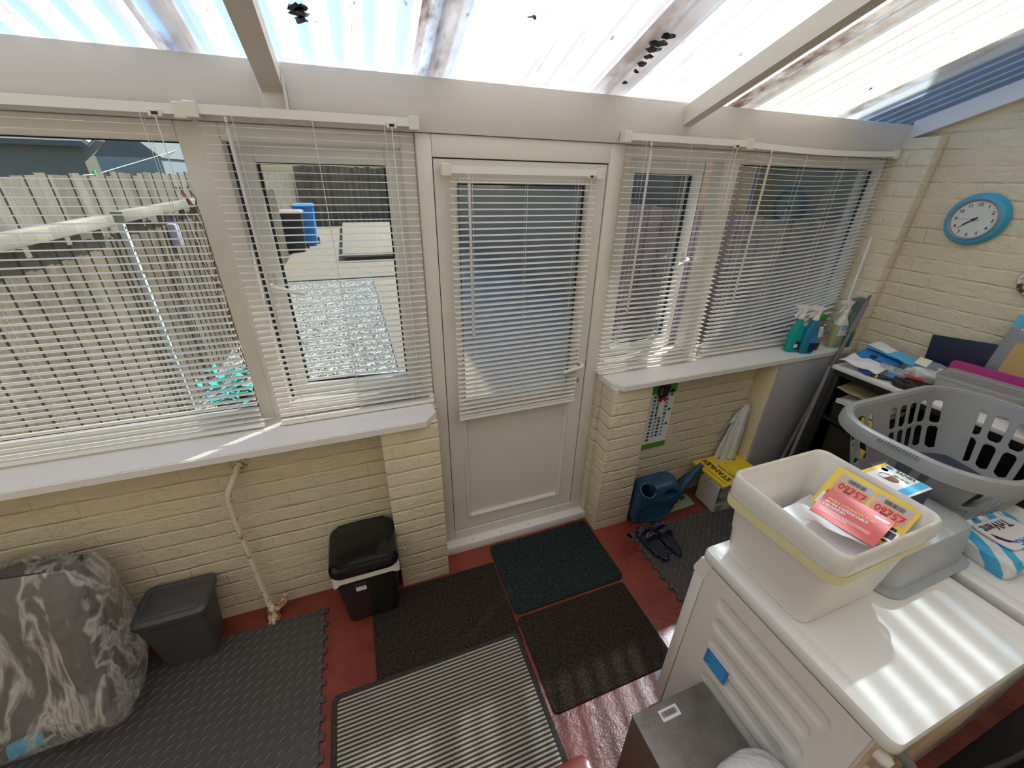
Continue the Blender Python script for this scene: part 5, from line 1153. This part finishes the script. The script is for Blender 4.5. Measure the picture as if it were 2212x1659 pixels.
for sx_ in (-1, 1):
    for k_ in range(14): box(bm, cx+sx_*(hw+0.030)-0.0065, cx+sx_*(hw+0.030)+0.0065, cy-0.062+0.009*k_, cy-0.058+0.009*k_, BZ1-0.012, BZ1+0.004, 0.001, 1)
obj('grip_ridges', bm, 'grey_plastic', t_)
bm = B(); bmesh.ops.create_icosphere(bm, subdivisions=4, radius=1); bmesh.ops.scale(bm, vec=(0.20, 0.12, 0.055), verts=bm.verts); bmesh.ops.translate(bm, vec=(1.68, -1.17, HW+0.052), verts=bm.verts); crumple(bm, 0.035, 9, 5)
for v in bm.verts: v.co.z = max(v.co.z, HW+0.004)
tag(obj('dark_laundry', bm, plain('dark_navy_cloth', (0.035, 0.04, 0.055), 0.9, var=0.5)), 'dark crumpled laundry at the bottom of the grey basket', 'laundry')

# boxed board and white bag beside the machine
t_ = thing('flat_box', (0.46, -1.42, 0), 'grey film-wrapped box with a barcode label against the machine side', 'box')
b0, b1, c0, c1, bh = 0.308, 0.604, -1.56, -1.258, 0.452
bxo('carton', b0, b1-0.002, c0, c1, 0.0005, bh-0.004, plain('brown_carton_side', (0.11, 0.075, 0.055), 0.5), t_, 0.003)
bxo('top_face', b0-0.0008, b1-0.0015, c0-0.0008, c1+0.0008, bh-0.004, bh, 'steelbox', t_, 0.002)
bm = box(B(), b0+0.085, b0+0.155, c1-0.052, c1-0.020, bh+0.0002, bh+0.0008, 0); lb = obj('barcode_label', bm, 'paper', t_)
bars(frame((b0+0.092, c1-0.043, bh+0.0009), (1, 0, 0), (0, 1, 0)), 0.055, 0.016, lb, 24)
t_ = thing('white_bag', (0.46, -1.53, 0.452), 'rounded white plastic-wrapped bundle at the bottom edge of the picture on the film-wrapped box', 'bag')
bm = B(); bmesh.ops.create_icosphere(bm, subdivisions=5, radius=1); bmesh.ops.scale(bm, vec=(0.115, 0.10, 0.085), verts=bm.verts)
for v in bm.verts: v.co += Vector(noise.noise_vector(v.co*22))*0.006+Vector(noise.noise_vector(v.co*9))*0.012
bmesh.ops.translate(bm, vec=(0.488, -1.555, 0.530), verts=bm.verts)
for v in bm.verts: v.co.z = max(0.4532, v.co.z); v.co.x = min(v.co.x, 0.604)
obj('wrapping', bm, 'whitefilm', t_)

# ================================================================== STORAGE UNIT (right wall)
SX, SY0, SY1, SZ = 2.285, -1.30, -0.345, 1.03
t_ = thing('shelf_unit', (2.5, -0.8, 0), 'black open shelf unit with a cream top against the right wall', 'shelf unit')
bxo('top', SX, XR-0.003, SY0, SY1, SZ-0.022, SZ, 'sill', t_, 0.002)
bm = B()
for z in (0.40, 0.70): box(bm, SX+0.02, XR-0.01, SY0+0.01, SY1-0.008, z-0.02, z, 0.002)
box(bm, SX+0.012, XR-0.01, SY0+0.006, SY1-0.006, SZ-0.055, SZ-0.022, 0.002)
obj('shelf', bm, 'black', t_)
for (x, y) in ((SX+0.03, SY1-0.03), (XR-0.03, SY1-0.03), (SX+0.03, SY0+0.03), (XR-0.03, SY0+0.03)):
    obj('leg', box(B(), x-0.016, x+0.016, y-0.016, y+0.016, 0, SZ-0.05, 0.004), 'black', t_)
obj('back_panel', box(B(), XR-0.012, XR-0.004, SY0+0.01, SY1-0.01, 0.05, SZ-0.03), 'black', t_)
bm = box(B(), SX+0.05, XR-0.02, SY1-0.013, SY1-0.007, 0.02, SZ-0.05); obj('side_panel', bm, 'black', t_)
a_ = Vector((SX-0.012, SY1+0.012, 1.00)); bm = tube(B(), [(2.30, -0.325, 1.006), (2.205, -0.36, 0.30), (2.17, -0.37, 0.005)], 0.0105, 10)
tag(obj('metal_tube', bm, 'pipe_metal'), 'grey metal tube leaning against the corner of the black shelf unit', 'tube')
t_ = thing('tool_box', (2.45, -0.62, 0.40), 'black plastic toolbox with a yellow latch on the shelf', 'toolbox')
bm = B(); loft(bm, [rr(2.48, -0.64, 0.145, 0.20, 0.02, 0.4005), rr(2.48, -0.64, 0.150, 0.21, 0.02, 0.60)]); obj('body', bm, 'black', t_)
bm = box(B(), 2.322, 2.334, -0.67, -0.60, 0.545, 0.605, 0.004); obj('yellow_latch', bm, 'yellow', t_)
bm = loftb([rr(2.48, -0.64, 0.152, 0.212, 0.02, 0.601), rr(2.48, -0.64, 0.150, 0.21, 0.02, 0.655), rr(2.48, -0.64, 0.13, 0.19, 0.02, 0.665)]); obj('lid', bm, 'black', t_)
t_ = thing('latch_case', (2.42, -0.56, 0.7), 'low black case with yellow catch on the upper shelf', 'case')
bm = loftb([rr(2.47, -0.62, 0.145, 0.215, 0.02, 0.7005), rr(2.47, -0.62, 0.150, 0.22, 0.02, 0.80)]); obj('body', bm, 'black', t_)
bm = box(B(), 2.308, 2.321, -0.665, -0.585, 0.745, 0.795, 0.004); obj('yellow_catch', bm, 'yellow', t_)
bm = quadsheet(B(), (2.315, -0.42, 0.835), (2.315, -0.66, 0.835), (2.50, -0.68, 0.845), (2.50, -0.43, 0.85), 10, 8, 0.012, 0.014, 3, 0.030)
tag(obj('paper_bundle', bm, 'paper'), 'grey-white folded papers stacked on the low black case', 'papers')
bm = quadsheet(B(), (2.302, -0.40, 0.905), (2.312, -0.70, 0.885), (2.50, -0.70, 0.90), (2.48, -0.40, 0.915), 10, 8, 0.008, 0.012, 6, 0.006)
tag(obj('cardboard_flap', bm, 'kraft'), 'curved brown cardboard flap lying above the papers on the shelf', 'cardboard')
# things on the top
def sheet(name, pts, m, label, cat, th=0.003, noi=0.006, bulge=0.004, seed=1, n=8):
    return tag(obj(name, quadsheet(B(), *pts, n, n, bulge, noi, seed, th), m, angle=60), label, cat)
T0 = SZ+0.004
sheet('crumpled_paper', [(2.295, -0.36, T0+0.035), (2.32, -0.56, T0+0.028), (2.46, -0.56, T0+0.045), (2.43, -0.35, T0+0.05)], 'paper', 'crumpled white paper at the front corner of the shelf unit top', 'paper', 0.003, 0.022, 0.01, 2, 12)
sheet('blister_pack', [(2.385, -0.50, T0+0.034), (2.41, -0.64, T0+0.034), (2.49, -0.62, T0+0.044), (2.46, -0.49, T0+0.05)], 'clearfilm', 'clear plastic blister pack beside the crumpled paper', 'packet', 0.012, 0.006, 0.004, 5)
t_ = sheet('blue_packet', [(2.47, -0.33, T0+0.03), (2.50, -0.55, T0+0.05), (2.60, -0.53, T0+0.06), (2.58, -0.33, T0+0.065)], 'blue', 'blue card packet with a round black hole near the wall', 'packet', 0.010, 0.004, 0.003, 3)
bm = B(); lathe(bm, [(0.001, 0), (0.018, 0.001), (0.016, 0.004), (0.001, 0.004)], (2.50, -0.42, T0+0.052), 20); obj('round_hole', bm, 'black', t_)
t_ = sheet('pale_blue_packet', [(2.56, -0.33, T0+0.085), (2.50, -0.60, T0+0.075), (2.57, -0.62, T0+0.085), (2.66, -0.34, T0+0.10)], 'lblue', 'long pale blue and white packet lying over the blue one', 'packet', 0.006, 0.005, 0.004, 4)
bm = quadsheet(B(), (2.562, -0.335, T0+0.089), (2.535, -0.46, T0+0.086), (2.605, -0.475, T0+0.095), (2.655, -0.345, T0+0.104), 6, 6, 0.003, 0.004, 4, 0.001); obj('white_panel', bm, 'paper', t_)
sheet('grey_blister', [(2.62, -0.38, T0+0.06), (2.58, -0.66, T0+0.05), (2.68, -0.68, T0+0.07), (2.72, -0.40, T0+0.08)], 'clearfilm', 'grey clear packaging lying along the wall behind the blue packets', 'packet', 0.02, 0.008, 0.004, 9)
sheet('sticky_note', [(2.52, -0.60, T0+0.085), (2.53, -0.655, T0+0.08), (2.575, -0.65, T0+0.11), (2.56, -0.60, T0+0.115)], plain('pale_yellow_note', (0.80, 0.78, 0.50), 0.6), 'small pale yellow note between the blue packet and the white tissue', 'note', 0.001, 0.002, 0.002, 2, 4)
def blob(name, c, s, m, label, cat, amp=0.02, sc_=14, seed=1, zmin=SZ+0.0005, sub=4):
    bm = B(); bmesh.ops.create_icosphere(bm, subdivisions=sub, radius=1); bmesh.ops.scale(bm, vec=s, verts=bm.verts); bmesh.ops.translate(bm, vec=c, verts=bm.verts); crumple(bm, amp, sc_, seed)
    for v in bm.verts: v.co.z = max(v.co.z, zmin); v.co.x = min(v.co.x, XR-0.012)
    return tag(obj(name, bm, m, angle=60), label, cat)
blob('white_tissue', (2.54, -0.655, SZ+0.035), (0.055, 0.075, 0.05), 'whitefilm', 'crumpled white plastic bag in the middle of the shelf unit top', 'bag', 0.03, 16, 3)
blob('white_tissue', (2.645, -0.70, SZ+0.03), (0.030, 0.07, 0.05), 'whitefilm', 'crumpled white film bag below the navy box against the wall', 'bag', 0.03, 18, 6)
def driver(pts, rs, m, tip, label):
    r = thing('screwdriver', pts[0], label, 'screwdriver', 'hand tools on the shelf unit top')
    obj('grip', tube(B(), pts, rs, 12), m, r)
    a, b_ = Vector(pts[-1]), (Vector(pts[-1])-Vector(pts[-2])).normalized()
    obj('end_cap', tube(B(), [a, a+b_*0.012], [rs[-1]*1.02, rs[-1]*0.85], 12), tip, r)
    c, d = Vector(pts[0]), (Vector(pts[0])-Vector(pts[1])).normalized()
    obj('collar', tube(B(), [c, c+d*0.02], [rs[0], rs[0]*0.6], 10), 'black', r)
driver([(2.322, -0.53, SZ+0.016), (2.325, -0.51, SZ+0.016), (2.335, -0.48, SZ+0.016), (2.343, -0.455, SZ+0.016)], [0.011, 0.0155, 0.0150, 0.0135], 'tool_blue', 'salmon', 'blue-handled screwdriver with a salmon end cap near the crumpled paper')
driver([(2.352, -0.60, SZ+0.014), (2.345, -0.58, SZ+0.014), (2.335, -0.555, SZ+0.013)], [0.009, 0.013, 0.012], 'black', 'yellow', 'black screwdriver with a yellow end beside the blue one')
driver([(2.385, -0.606, SZ+0.017), (2.378, -0.58, SZ+0.017), (2.372, -0.555, SZ+0.014)], [0.016, 0.0165, 0.012], 'blue', 'salmon', 'short blue screwdriver with a salmon end next to the black tape')
t_ = thing('black_tape_roll', (2.36, -0.665, SZ), 'flat round black disc like a tape roll near the front edge of the shelf unit', 'tape roll')
bm = B(); lathe(bm, [(0.018, 0.0005), (0.050, 0.0005), (0.054, 0.006), (0.052, 0.024), (0.044, 0.028), (0.022, 0.028), (0.018, 0.024)], (2.362, -0.672, SZ), 32, hollow=True); obj('roll', bm, 'black', t_)
bm = box(B(), 2.425, 2.475, -0.735, -0.56, SZ+0.0005, SZ+0.022, 0.003); xf(bm, Matrix.Translation((0.0, 0, 0))); tag(obj('black_case', bm, 'black'), 'flat black rectangular case behind the round black roll', 'case')
bm = B(); lathe(bm, [(0.001, 0.0005), (0.033, 0.0005), (0.035, 0.004), (0.033, 0.008), (0.001, 0.009)], (2.330, -0.765, SZ), 28); tag(obj('jar_lid', bm, plain('mustard_lid', (0.72, 0.60, 0.16), 0.4)), 'small flat mustard-yellow lid at the edge of the shelf unit top', 'lid')
bm = tube(B(), [(2.43, -0.62, SZ+0.034), (2.46, -0.70, SZ+0.034)], 0.010, 8); tag(obj('red_tool', bm, 'red'), 'small red tool lying across the flat black case', 'tool')
# navy card box on the wall side
t_ = thing('navy_box', (2.66, -0.68, 1.10), 'dark navy cardboard box with a small white emblem standing against the right wall', 'box')
NBM = frame((2.715, -0.565, SZ+0.055), (-0.12, -1, 0.16), (0.06, 0.06, 1))
bm = xf(box(B(), 0, 0.30, 0, 0.16, 0.0, 0.012, 0.001), NBM); obj('carton', bm, 'navy', t_)
bm = B(); lathe(bm, [(0.001, 0), (0.012, 0.0), (0.012, 0.0008), (0.001, 0.0008)], None, 7, NBM @ Matrix.Translation((0.175, 0.125, -0.0012))); prism(bm, [(0.166, 0.128), (0.170, 0.145), (0.176, 0.135), (0.184, 0.145), (0.184, 0.126)], -0.0012, -0.0004, NBM); obj('emblem', bm, 'paper', t_)
NBT = NBM @ Matrix.Translation((0.185, 0.10, -0.001)) @ Matrix(((0, 1, 0, 0), (-1, 0, 0, 0), (0, 0, 1, 0), (0, 0, 0, 1)))
# sandpaper pack
t_ = thing('sandpaper_pack', (2.6, -0.95, 1.05), 'grey SANDPAPER packet with a blue corner label and tan sheet showing', 'packet')
SPM = frame((2.640, -0.820, SZ+0.002), (0.06, -1, 0.0), (0.14, 0.20, 1.0))
bm = xf(box(B(), 0, 0.30, 0, 0.42, 0, 0.006, 0.001), SPM); obj('cover', bm, 'silverpack', t_)
def spatch(x0, x1, y0, y1, m, name, d=0.0004):
    bm = xf(box(B(), x0, x1, y0, y1, 0.006, 0.006+d) if SPZ > 0 else box(B(), x0, x1, y0, y1, -d, 0), SPM); return obj(name, bm, m, t_, smooth=False)
SPZ = 1 if (SPM.to_3x3() @ Vector((0, 0, 1))).x < 0 else -1
spatch(0.050, 0.27, 0.06, 0.29, 'tan', 'tan_sheet'); spatch(0.0, 0.028, 0.355, 0.42, 'lblue', 'blue_label', 0.0006)
spatch(0.035, 0.30, 0.338, 0.342, 'card', 'rule')
txt('lettering', 'SANDPAPER', 0.042, SPM @ Matrix.Translation((0.035, 0.350, 0.0068)) if SPZ > 0 else SPM @ Matrix.Translation((0.035, 0.350, -0.0008)), 'paper', t_)
txt('small_lettering', 'ASSORTED SHEETS', 0.016, SPM @ Matrix.Translation((0.035, 0.392, 0.0068)) if SPZ > 0 else SPM @ Matrix.Translation((0.035, 0.392, -0.0008)), 'ink', t_)
# ice-cream style tub and magenta lid
t_ = thing('plastic_tub', (2.5, -0.93, SZ), 'milky white plastic food tub with a colourful label on its side', 'tub')
TB = Matrix.Translation((2.478, -0.905, SZ)) @ Matrix.Rotation(math.radians(8), 4, 'Z')
bm = B(); tub_walls(bm, [(0, 0, 0.080, 0.145, 0.03, 0.0008), (0, 0, 0.088, 0.153, 0.03, 0.105), (0, 0, 0.094, 0.159, 0.034, 0.108), (0, 0, 0.094, 0.159, 0.034, 0.120)], 0.0025); xf(bm, TB); obj('tub', bm, 'tubclear', t_)
LBM = TB @ frame((-0.0855, 0.06, 0.03), (0, -1, 0), (-0.075, 0, 1))
for x0, x1, y0, y1, m in ((0, 0.03, 0.012, 0.055, 'lavender'), (0.03, 0.055, 0.02, 0.055, 'paper'), (0.055, 0.085, 0.03, 0.06, 'navy'), (0.085, 0.105, 0.022, 0.058, 'yellowpaper'), (0.05, 0.09, 0.004, 0.03, 'teal_paint')):
    bm = xf(box(B(), x0, x1, y0, y1, -0.0006, 0.0012), LBM); obj('label_print', bm, m, t_, smooth=False)
bm = B(); LDM = TB @ frame((0.106, 0.165, 0.002), (0.0, -1, 0.0), (0.03, 0, 1.0)); loft(bm, [rr(0.16, 0.078, 0.155, 0.073, 0.02, -0.008), rr(0.16, 0.078, 0.16, 0.078, 0.02, -0.006), rr(0.16, 0.078, 0.16, 0.078, 0.02, 0.006), rr(0.16, 0.078, 0.15, 0.068, 0.02, 0.007)]); xf(bm, LDM)
tag(obj('magenta_lid', bm, 'magenta'), 'magenta plastic lid standing on edge behind the milky tub', 'lid')
blob('peach_bag', (2.40, -1.19, SZ+0.075), (0.09, 0.10, 0.085), plain('peach_film', (0.80, 0.56, 0.42), 0.35, var=0.1), 'peach-coloured crumpled bag at the right edge of the picture beside the tub', 'bag', 0.03, 11, 4)

# ================================================================== OUTDOORS
G = -0.12
struct(bxo('ground', -9, 9, 0.17, 26, G-0.1, G, 'gravel'))
def slab(x0, x1, y0, y1, h, label, m='concrete'):
    return tag(bxo('concrete_slab', x0, x1, y0, y1, G, G+h, m, bev=0.008), label, 'slab', 'concrete paving in the yard')
slab(-2.0, 4.5, 8.1, 18.6, 0.03, 'wide weathered concrete pad beyond the gravel, seen through the window left of the door')
slab(-0.02, 0.9, 0.2, 8.0, 0.02, 'narrow concrete path running from the door along the gravel')
t_ = thing('raised_platform', (0.3, 13.8, G), 'raised pale slab platform with a dark edge on the concrete pad', 'platform')
bxo('deck', -0.62, 1.5, 10.0, 18.0, G+0.15, G+0.25, 'concrete', t_, 0.02); bxo('dark_base', -0.56, 1.45, 10.1, 17.9, G+0.031, G+0.15, 'house', t_)
def fence(name, A, Bp, h, bw, m, label, rails=(), gap=0.006, th=0.018, z0=G, jit=0.02, nrm=None, post=None, mp=None):
    A = Vector(A); Bp = Vector(Bp); L = (Bp-A).length; d = (Bp-A)/L; nn = Vector((-d.y, d.x, 0)) if nrm is None else Vector(nrm)
    r = thing(name, ((A+Bp)/2).to_tuple()[:2]+(z0,), label, 'fence'); bm = B(); s_ = 0; k = 0; rnd = random.Random(len(label))
    while s_ < L-0.01:
        w_ = min(bw*rnd.uniform(0.85, 1.15), L-s_); off = (0.008 if k % 2 else 0); hh = h+rnd.uniform(-jit, jit)
        Mx = Matrix(((d.x, nn.x, 0, A.x+d.x*s_+nn.x*off), (d.y, nn.y, 0, A.y+d.y*s_+nn.y*off), (0, 0, 1, 0), (0, 0, 0, 1)))
        box(bm, 0, w_-gap, 0, th, z0, z0+hh, 0, M4=Mx); s_ += w_; k += 1
    obj('boards', bm, m, r, smooth=False)
    for z, hh, mm in rails:
        Mx = Matrix(((d.x, nn.x, 0, A.x), (d.y, nn.y, 0, A.y), (0, 0, 1, 0), (0, 0, 0, 1)))
        obj('rail', box(B(), 0, L, -0.045, -0.001, z, z+hh, 0.004, M4=Mx), mm, r, smooth=False)
    if post:
        for q in range(int(L/post)+1):
            Mx = Matrix(((d.x, nn.x, 0, A.x+d.x*q*post), (d.y, nn.y, 0, A.y+d.y*q*post), (0, 0, 1, 0), (0, 0, 0, 1)))
            obj('post', box(B(), -0.04, 0.04, -0.08, -0.002, z0, z0+h+0.02, 0.004, M4=Mx), mp or m, r, smooth=False)
    return r
fence('wooden_fence', (-2.25, 19.0, 0), (-2.25, 0.25, 0), 2.07, 0.135, 'fence', 'tall weathered board fence running down the left side of the yard', nrm=(-1, 0, 0))
fence('low_fence', (-2.02, 11.2, 0), (-2.02, 0.3, 0), 1.70, 0.085, 'fence2', 'brown board fence with a thick pale rail, in front of the taller left fence', rails=(), nrm=(-1, 0, 0), jit=0.05)
bm = box(B(), -2.03, -1.93, 0.30, 2.24, 1.62, 1.69, 0.006); tag(obj('timber_rail', bm, 'plank'), 'thick pale timber rail nearest the window on the brown fence', 'rail', 'pale timber rails on the brown fence')
bm = box(B(), -2.03, -1.95, 2.45, 6.0, 1.62, 1.70, 0.006); tag(obj('timber_rail', bm, 'plank'), 'pale weathered timber rail farther along the brown fence', 'rail', 'pale timber rails on the brown fence')
bm = box(B(), -1.985, -1.945, 2.38, 2.42, G, 1.62, 0.002); t_ = tag(obj('slotted_post', bm, 'shedtrim'), 'pale slotted upright post against the brown fence', 'post')
bm = B(); [box(bm, -1.9452, -1.943, 2.392, 2.408, z/100, z/100+0.02) for z in range(5, 160, 17)]; obj('slot', bm, 'black', t_, smooth=False)
bm = B(); prism(bm, [(0, 0), (0.09, 0), (0.09, 1.05), (0, 1.05)], 0, 0.03, Matrix.Translation((-1.88, 2.75, G)) @ Matrix.Rotation(math.radians(46), 4, 'Y') @ Matrix.Rotation(PI/2, 4, 'X')); tag(obj('leaning_board', bm, 'plank'), 'pale board propped diagonally at the foot of the brown fence', 'board')
t_ = thing('plant_pot', (-1.52, 2.3, G), 'clump of teal-tinted foliage by the fence foot, low in the left window', 'plant')
bm = B(); tub_walls(bm, [(-1.55, 2.25, 0.13, 0.13, 0.125, G+0.001), (-1.55, 2.25, 0.17, 0.17, 0.165, G+0.26)], 0.012); obj('pot', bm, 'soil', t_)
bm = B(); rnd = random.Random(5)
for k_ in range(90):
    c = Vector((-1.55+rnd.uniform(-.2, .22), 2.25+rnd.uniform(-.25, .2), G+0.22+rnd.uniform(0, .28))); a = Vector((rnd.uniform(-1, 1), rnd.uniform(-1, 1), rnd.uniform(-.4, .6))).normalized()*0.07; b_ = a.cross(Vector((0.3, 0.2, 1))).normalized()*0.025
    quadsheet(bm, c-a, c-b_, c+a, c+b_, 1, 1)
obj('foliage', bm, 'teal_paint', t_, smooth=False)
bm = B()
for k_ in range(70):
    c = Vector((-1.28+rnd.uniform(-.12, .35), 1.75+rnd.uniform(-.30, .12), G+rnd.uniform(0.02, .16))); a = Vector((rnd.uniform(-1, 1), rnd.uniform(-1, 1), rnd.uniform(0, .6))).normalized()*0.06; b_ = a.cross(Vector((0.3, 0.2, 1))).normalized()*0.02
    quadsheet(bm, c-a, c-b_, c+a, c+b_, 1, 1)
tag(obj('low_weeds', bm, 'leaf', smooth=False), 'low green weeds on the gravel in front of the teal foliage', 'plant')
t_ = thing('white_jug', (-1.90, 3.45, 1.25), 'white and blue container hung on the brown fence beyond the slotted post', 'container')
bxo('jug', -2.0195, -1.94, 3.40, 3.52, 1.30, 1.52, 'lavender', t_, 0.02); bm = tube(B(), [(-1.99, 3.46, 1.53), (-1.94, 3.46, 1.56), (-1.94, 3.46, 1.50)], 0.006, 6); obj('handle', bm, 'bin_blue', t_)
# dead climber near window mullion
bm = B(); rnd = random.Random(9)
for k_ in range(9):
    x, y = -1.62+rnd.uniform(-.08, .08), 3.4+rnd.uniform(-.15, .15); tube(bm, curve([(x, y, G), (x+rnd.uniform(-.1, .1), y, 0.6), (x+rnd.uniform(-.15, .15), y, 1.2), (x+rnd.uniform(-.2, .2), y, 1.85)], 4), 0.008, 5)
tag(obj('dead_stems', bm, 'soil', smooth=False), 'bundle of dry brown stems rising beside the window mullion', 'plant')
# far fence
fence('back_fence', (-2.2, 19.05, 0), (4.8, 18.9, 0), 2.35, 0.23, 'fence2', 'dark shaded board fence across the far end of the yard', rails=((G+0.35, 0.14, 'fence2'), (G+1.95, 0.12, 'fence2')), nrm=(0, 1, 0))
# bins
def wheelie(cx, cy, w_, d_, h, mb, ml, label, rot=0.0):
    r = thing('wheelie_bin', (cx, cy, G+0.03), label, 'wheelie bin'); z = G+0.0305
    bm = B(); loft(bm, [rr(cx, cy, w_*0.40, d_*0.38, 0.04, z+0.06), rr(cx, cy, w_*0.5, d_*0.5, 0.05, z+h*0.93)]); box(bm, cx-w_*0.36, cx+w_*0.36, cy-d_*0.36, cy-d_*0.2, z, z+0.08, 0.01); obj('body', bm, mb, r)
    bm = B(); loft(bm, [rr(cx, cy, w_*0.54, d_*0.54, 0.05, z+h*0.93), rr(cx, cy, w_*0.55, d_*0.55, 0.05, z+h*0.97), rr(cx, cy, w_*0.46, d_*0.46, 0.06, z+h)]); obj('lid', bm, ml, r)
    bm = tube(B(), [(cx-w_*0.4, cy-d_*0.62, z+h*0.95), (cx+w_*0.4, cy-d_*0.62, z+h*0.95)], 0.02, 8); obj('handle', bm, ml, r)
    for sx_ in (-1, 1):
        bm = B(); lathe(bm, [(0.001, 0), (0.10, 0.0), (0.10, 0.05), (0.001, 0.05)], None, 18, Matrix.Translation((cx+sx_*w_*0.46-0.025, cy+d_*0.36, z+0.101)) @ Matrix.Rotation(PI/2, 4, 'Y')); obj('wheel', bm, 'black', r)
wheelie(-1.88, 12.2, 0.60, 0.66, 1.12, 'bin_black', 'bin_brown', 'dark grey wheelie bin with a dusty pink lid in the yard')
wheelie(-1.62, 13.4, 0.58, 0.70, 1.22, 'bin_blue', 'bin_blue', 'bright blue wheelie bin behind the dark one in the yard')
# shed and neighbouring roofs over the left fence
t_ = thing('garden_shed', (-4.4, 5.2, G), 'dark grey-green shed with a pale roof beyond the left fence', 'shed')
bxo('wall', -6.6, -3.35, 5.6, 9.6, G, 2.32, 'shed', t_)
bm = B(); prism(bm, [(-6.7, 2.30), (-3.25, 2.30), (-3.25, 2.36), (-6.7, 2.36)], 5.5, 5.54, Matrix(((1, 0, 0, 0), (0, 0, 1, 0), (0, 1, 0, 0), (0, 0, 0, 1))));
bm = B(); a = [(-6.75, 5.45, 2.28), (-3.2, 5.45, 2.28), (-3.2, 7.6, 3.0), (-6.75, 7.6, 3.0)]; quadsheet(bm, *a, 1, 1, th=0.06); obj('roof', bm, 'shedroof', t_, smooth=False)
bm = tube(B(), [(-3.2, 5.44, 2.27), (-3.2, 7.6, 3.0)], 0.035, 4); obj('verge_trim', bm, 'shedtrim', t_)
t_ = thing('blue_shed', (-3.0, 8.0, G), 'pale blue-grey clad shed gable at the corner of the left window', 'shed')
bxo('wall', -3.1, -2.45, 5.3, 7.5, G, 2.12, plain('blue_grey_cladding', (0.34, 0.42, 0.45), 0.7), t_); bm = B(); prism(bm, [(-3.12, 2.12), (-2.43, 2.12), (-2.78, 2.45)], -7.5, -5.3, Matrix(((1, 0, 0, 0), (0, 0, -1, 0), (0, 1, 0, 0), (0, 0, 0, 1)))); obj('gable', bm, 'shedroof', t_)
bm = tube(B(), [(-2.262, 2.85, 1.94), (-2.262, 3.05, 1.945), (-2.262, 5.35, 2.215), (-2.46, 5.36, 2.11)], 0.004, 5); t_ = tag(obj('washing_line', bm, 'cord'), 'thin washing line slanting across the left window', 'line')
bm = box(B(), -2.272, -2.252, 3.03, 3.05, 1.915, 1.975, 0.003); tag(obj('clothes_peg', bm, plain('lime_peg', (0.15, 0.75, 0.2), 0.5)), 'bright green clothes peg on the washing line', 'peg')
blob('hedge', (-7.2, 4.3, 2.2), (1.6, 1.0, 0.8), 'leaf', 'dark green shrub beyond the fence at the top of the left window', 'shrub', 0.5, 1.6, 2, zmin=-0.1)
# right side: neighbour's fence, brick pier, dark house wall
fence('reddish_fence', (3.22, 0.3, 0), (3.22, 3.7, 0), 1.84, 0.14, 'fence_red', 'reddish brown board fence close outside the right-hand windows', nrm=(1, 0, 0), rails=())
fence('side_fence', (3.22, 3.72, 0), (3.22, 18.5, 0), 1.92, 0.14, 'fence', 'weathered tan board fence continuing down the right side beyond the reddish one', nrm=(1, 0, 0), rails=())
t_ = tag(bxo('brick_pier', 3.262, 3.49, 1.42, 2.10, G, 2.4, 'orangebrick'), 'orange brick pier rising behind the reddish fence', 'pier')
tag(obj('downpipe', tube(B(), [(3.275, 1.395, G), (3.275, 1.395, 2.1)], 0.010, 8), 'blue'), 'thin blue downpipe beside the brick pier', 'pipe')
tag(obj('diagonal_bar', tube(B(), [(3.0, 0.42, 2.3), (3.08, 1.05, G)], 0.035, 4), 'pipe_metal'), 'grey metal bar set diagonally outside the right window', 'bar')  # a plain grey tube set at a slant
t_ = thing('neighbour_house', (4.5, 3, G), 'dark rendered neighbouring house beyond the reddish fence', 'house')
bxo('wall', 3.5, 6.0, 0.2, 9.0, G, 3.9, 'house', t_); bxo('side_wall', 2.99, 6.0, -3.0, 0.16, G, 3.9, 'house', t_); bxo('eaves', 3.4, 6.1, 0.2, 9.1, 3.9, 4.0, 'shedroof', t_)
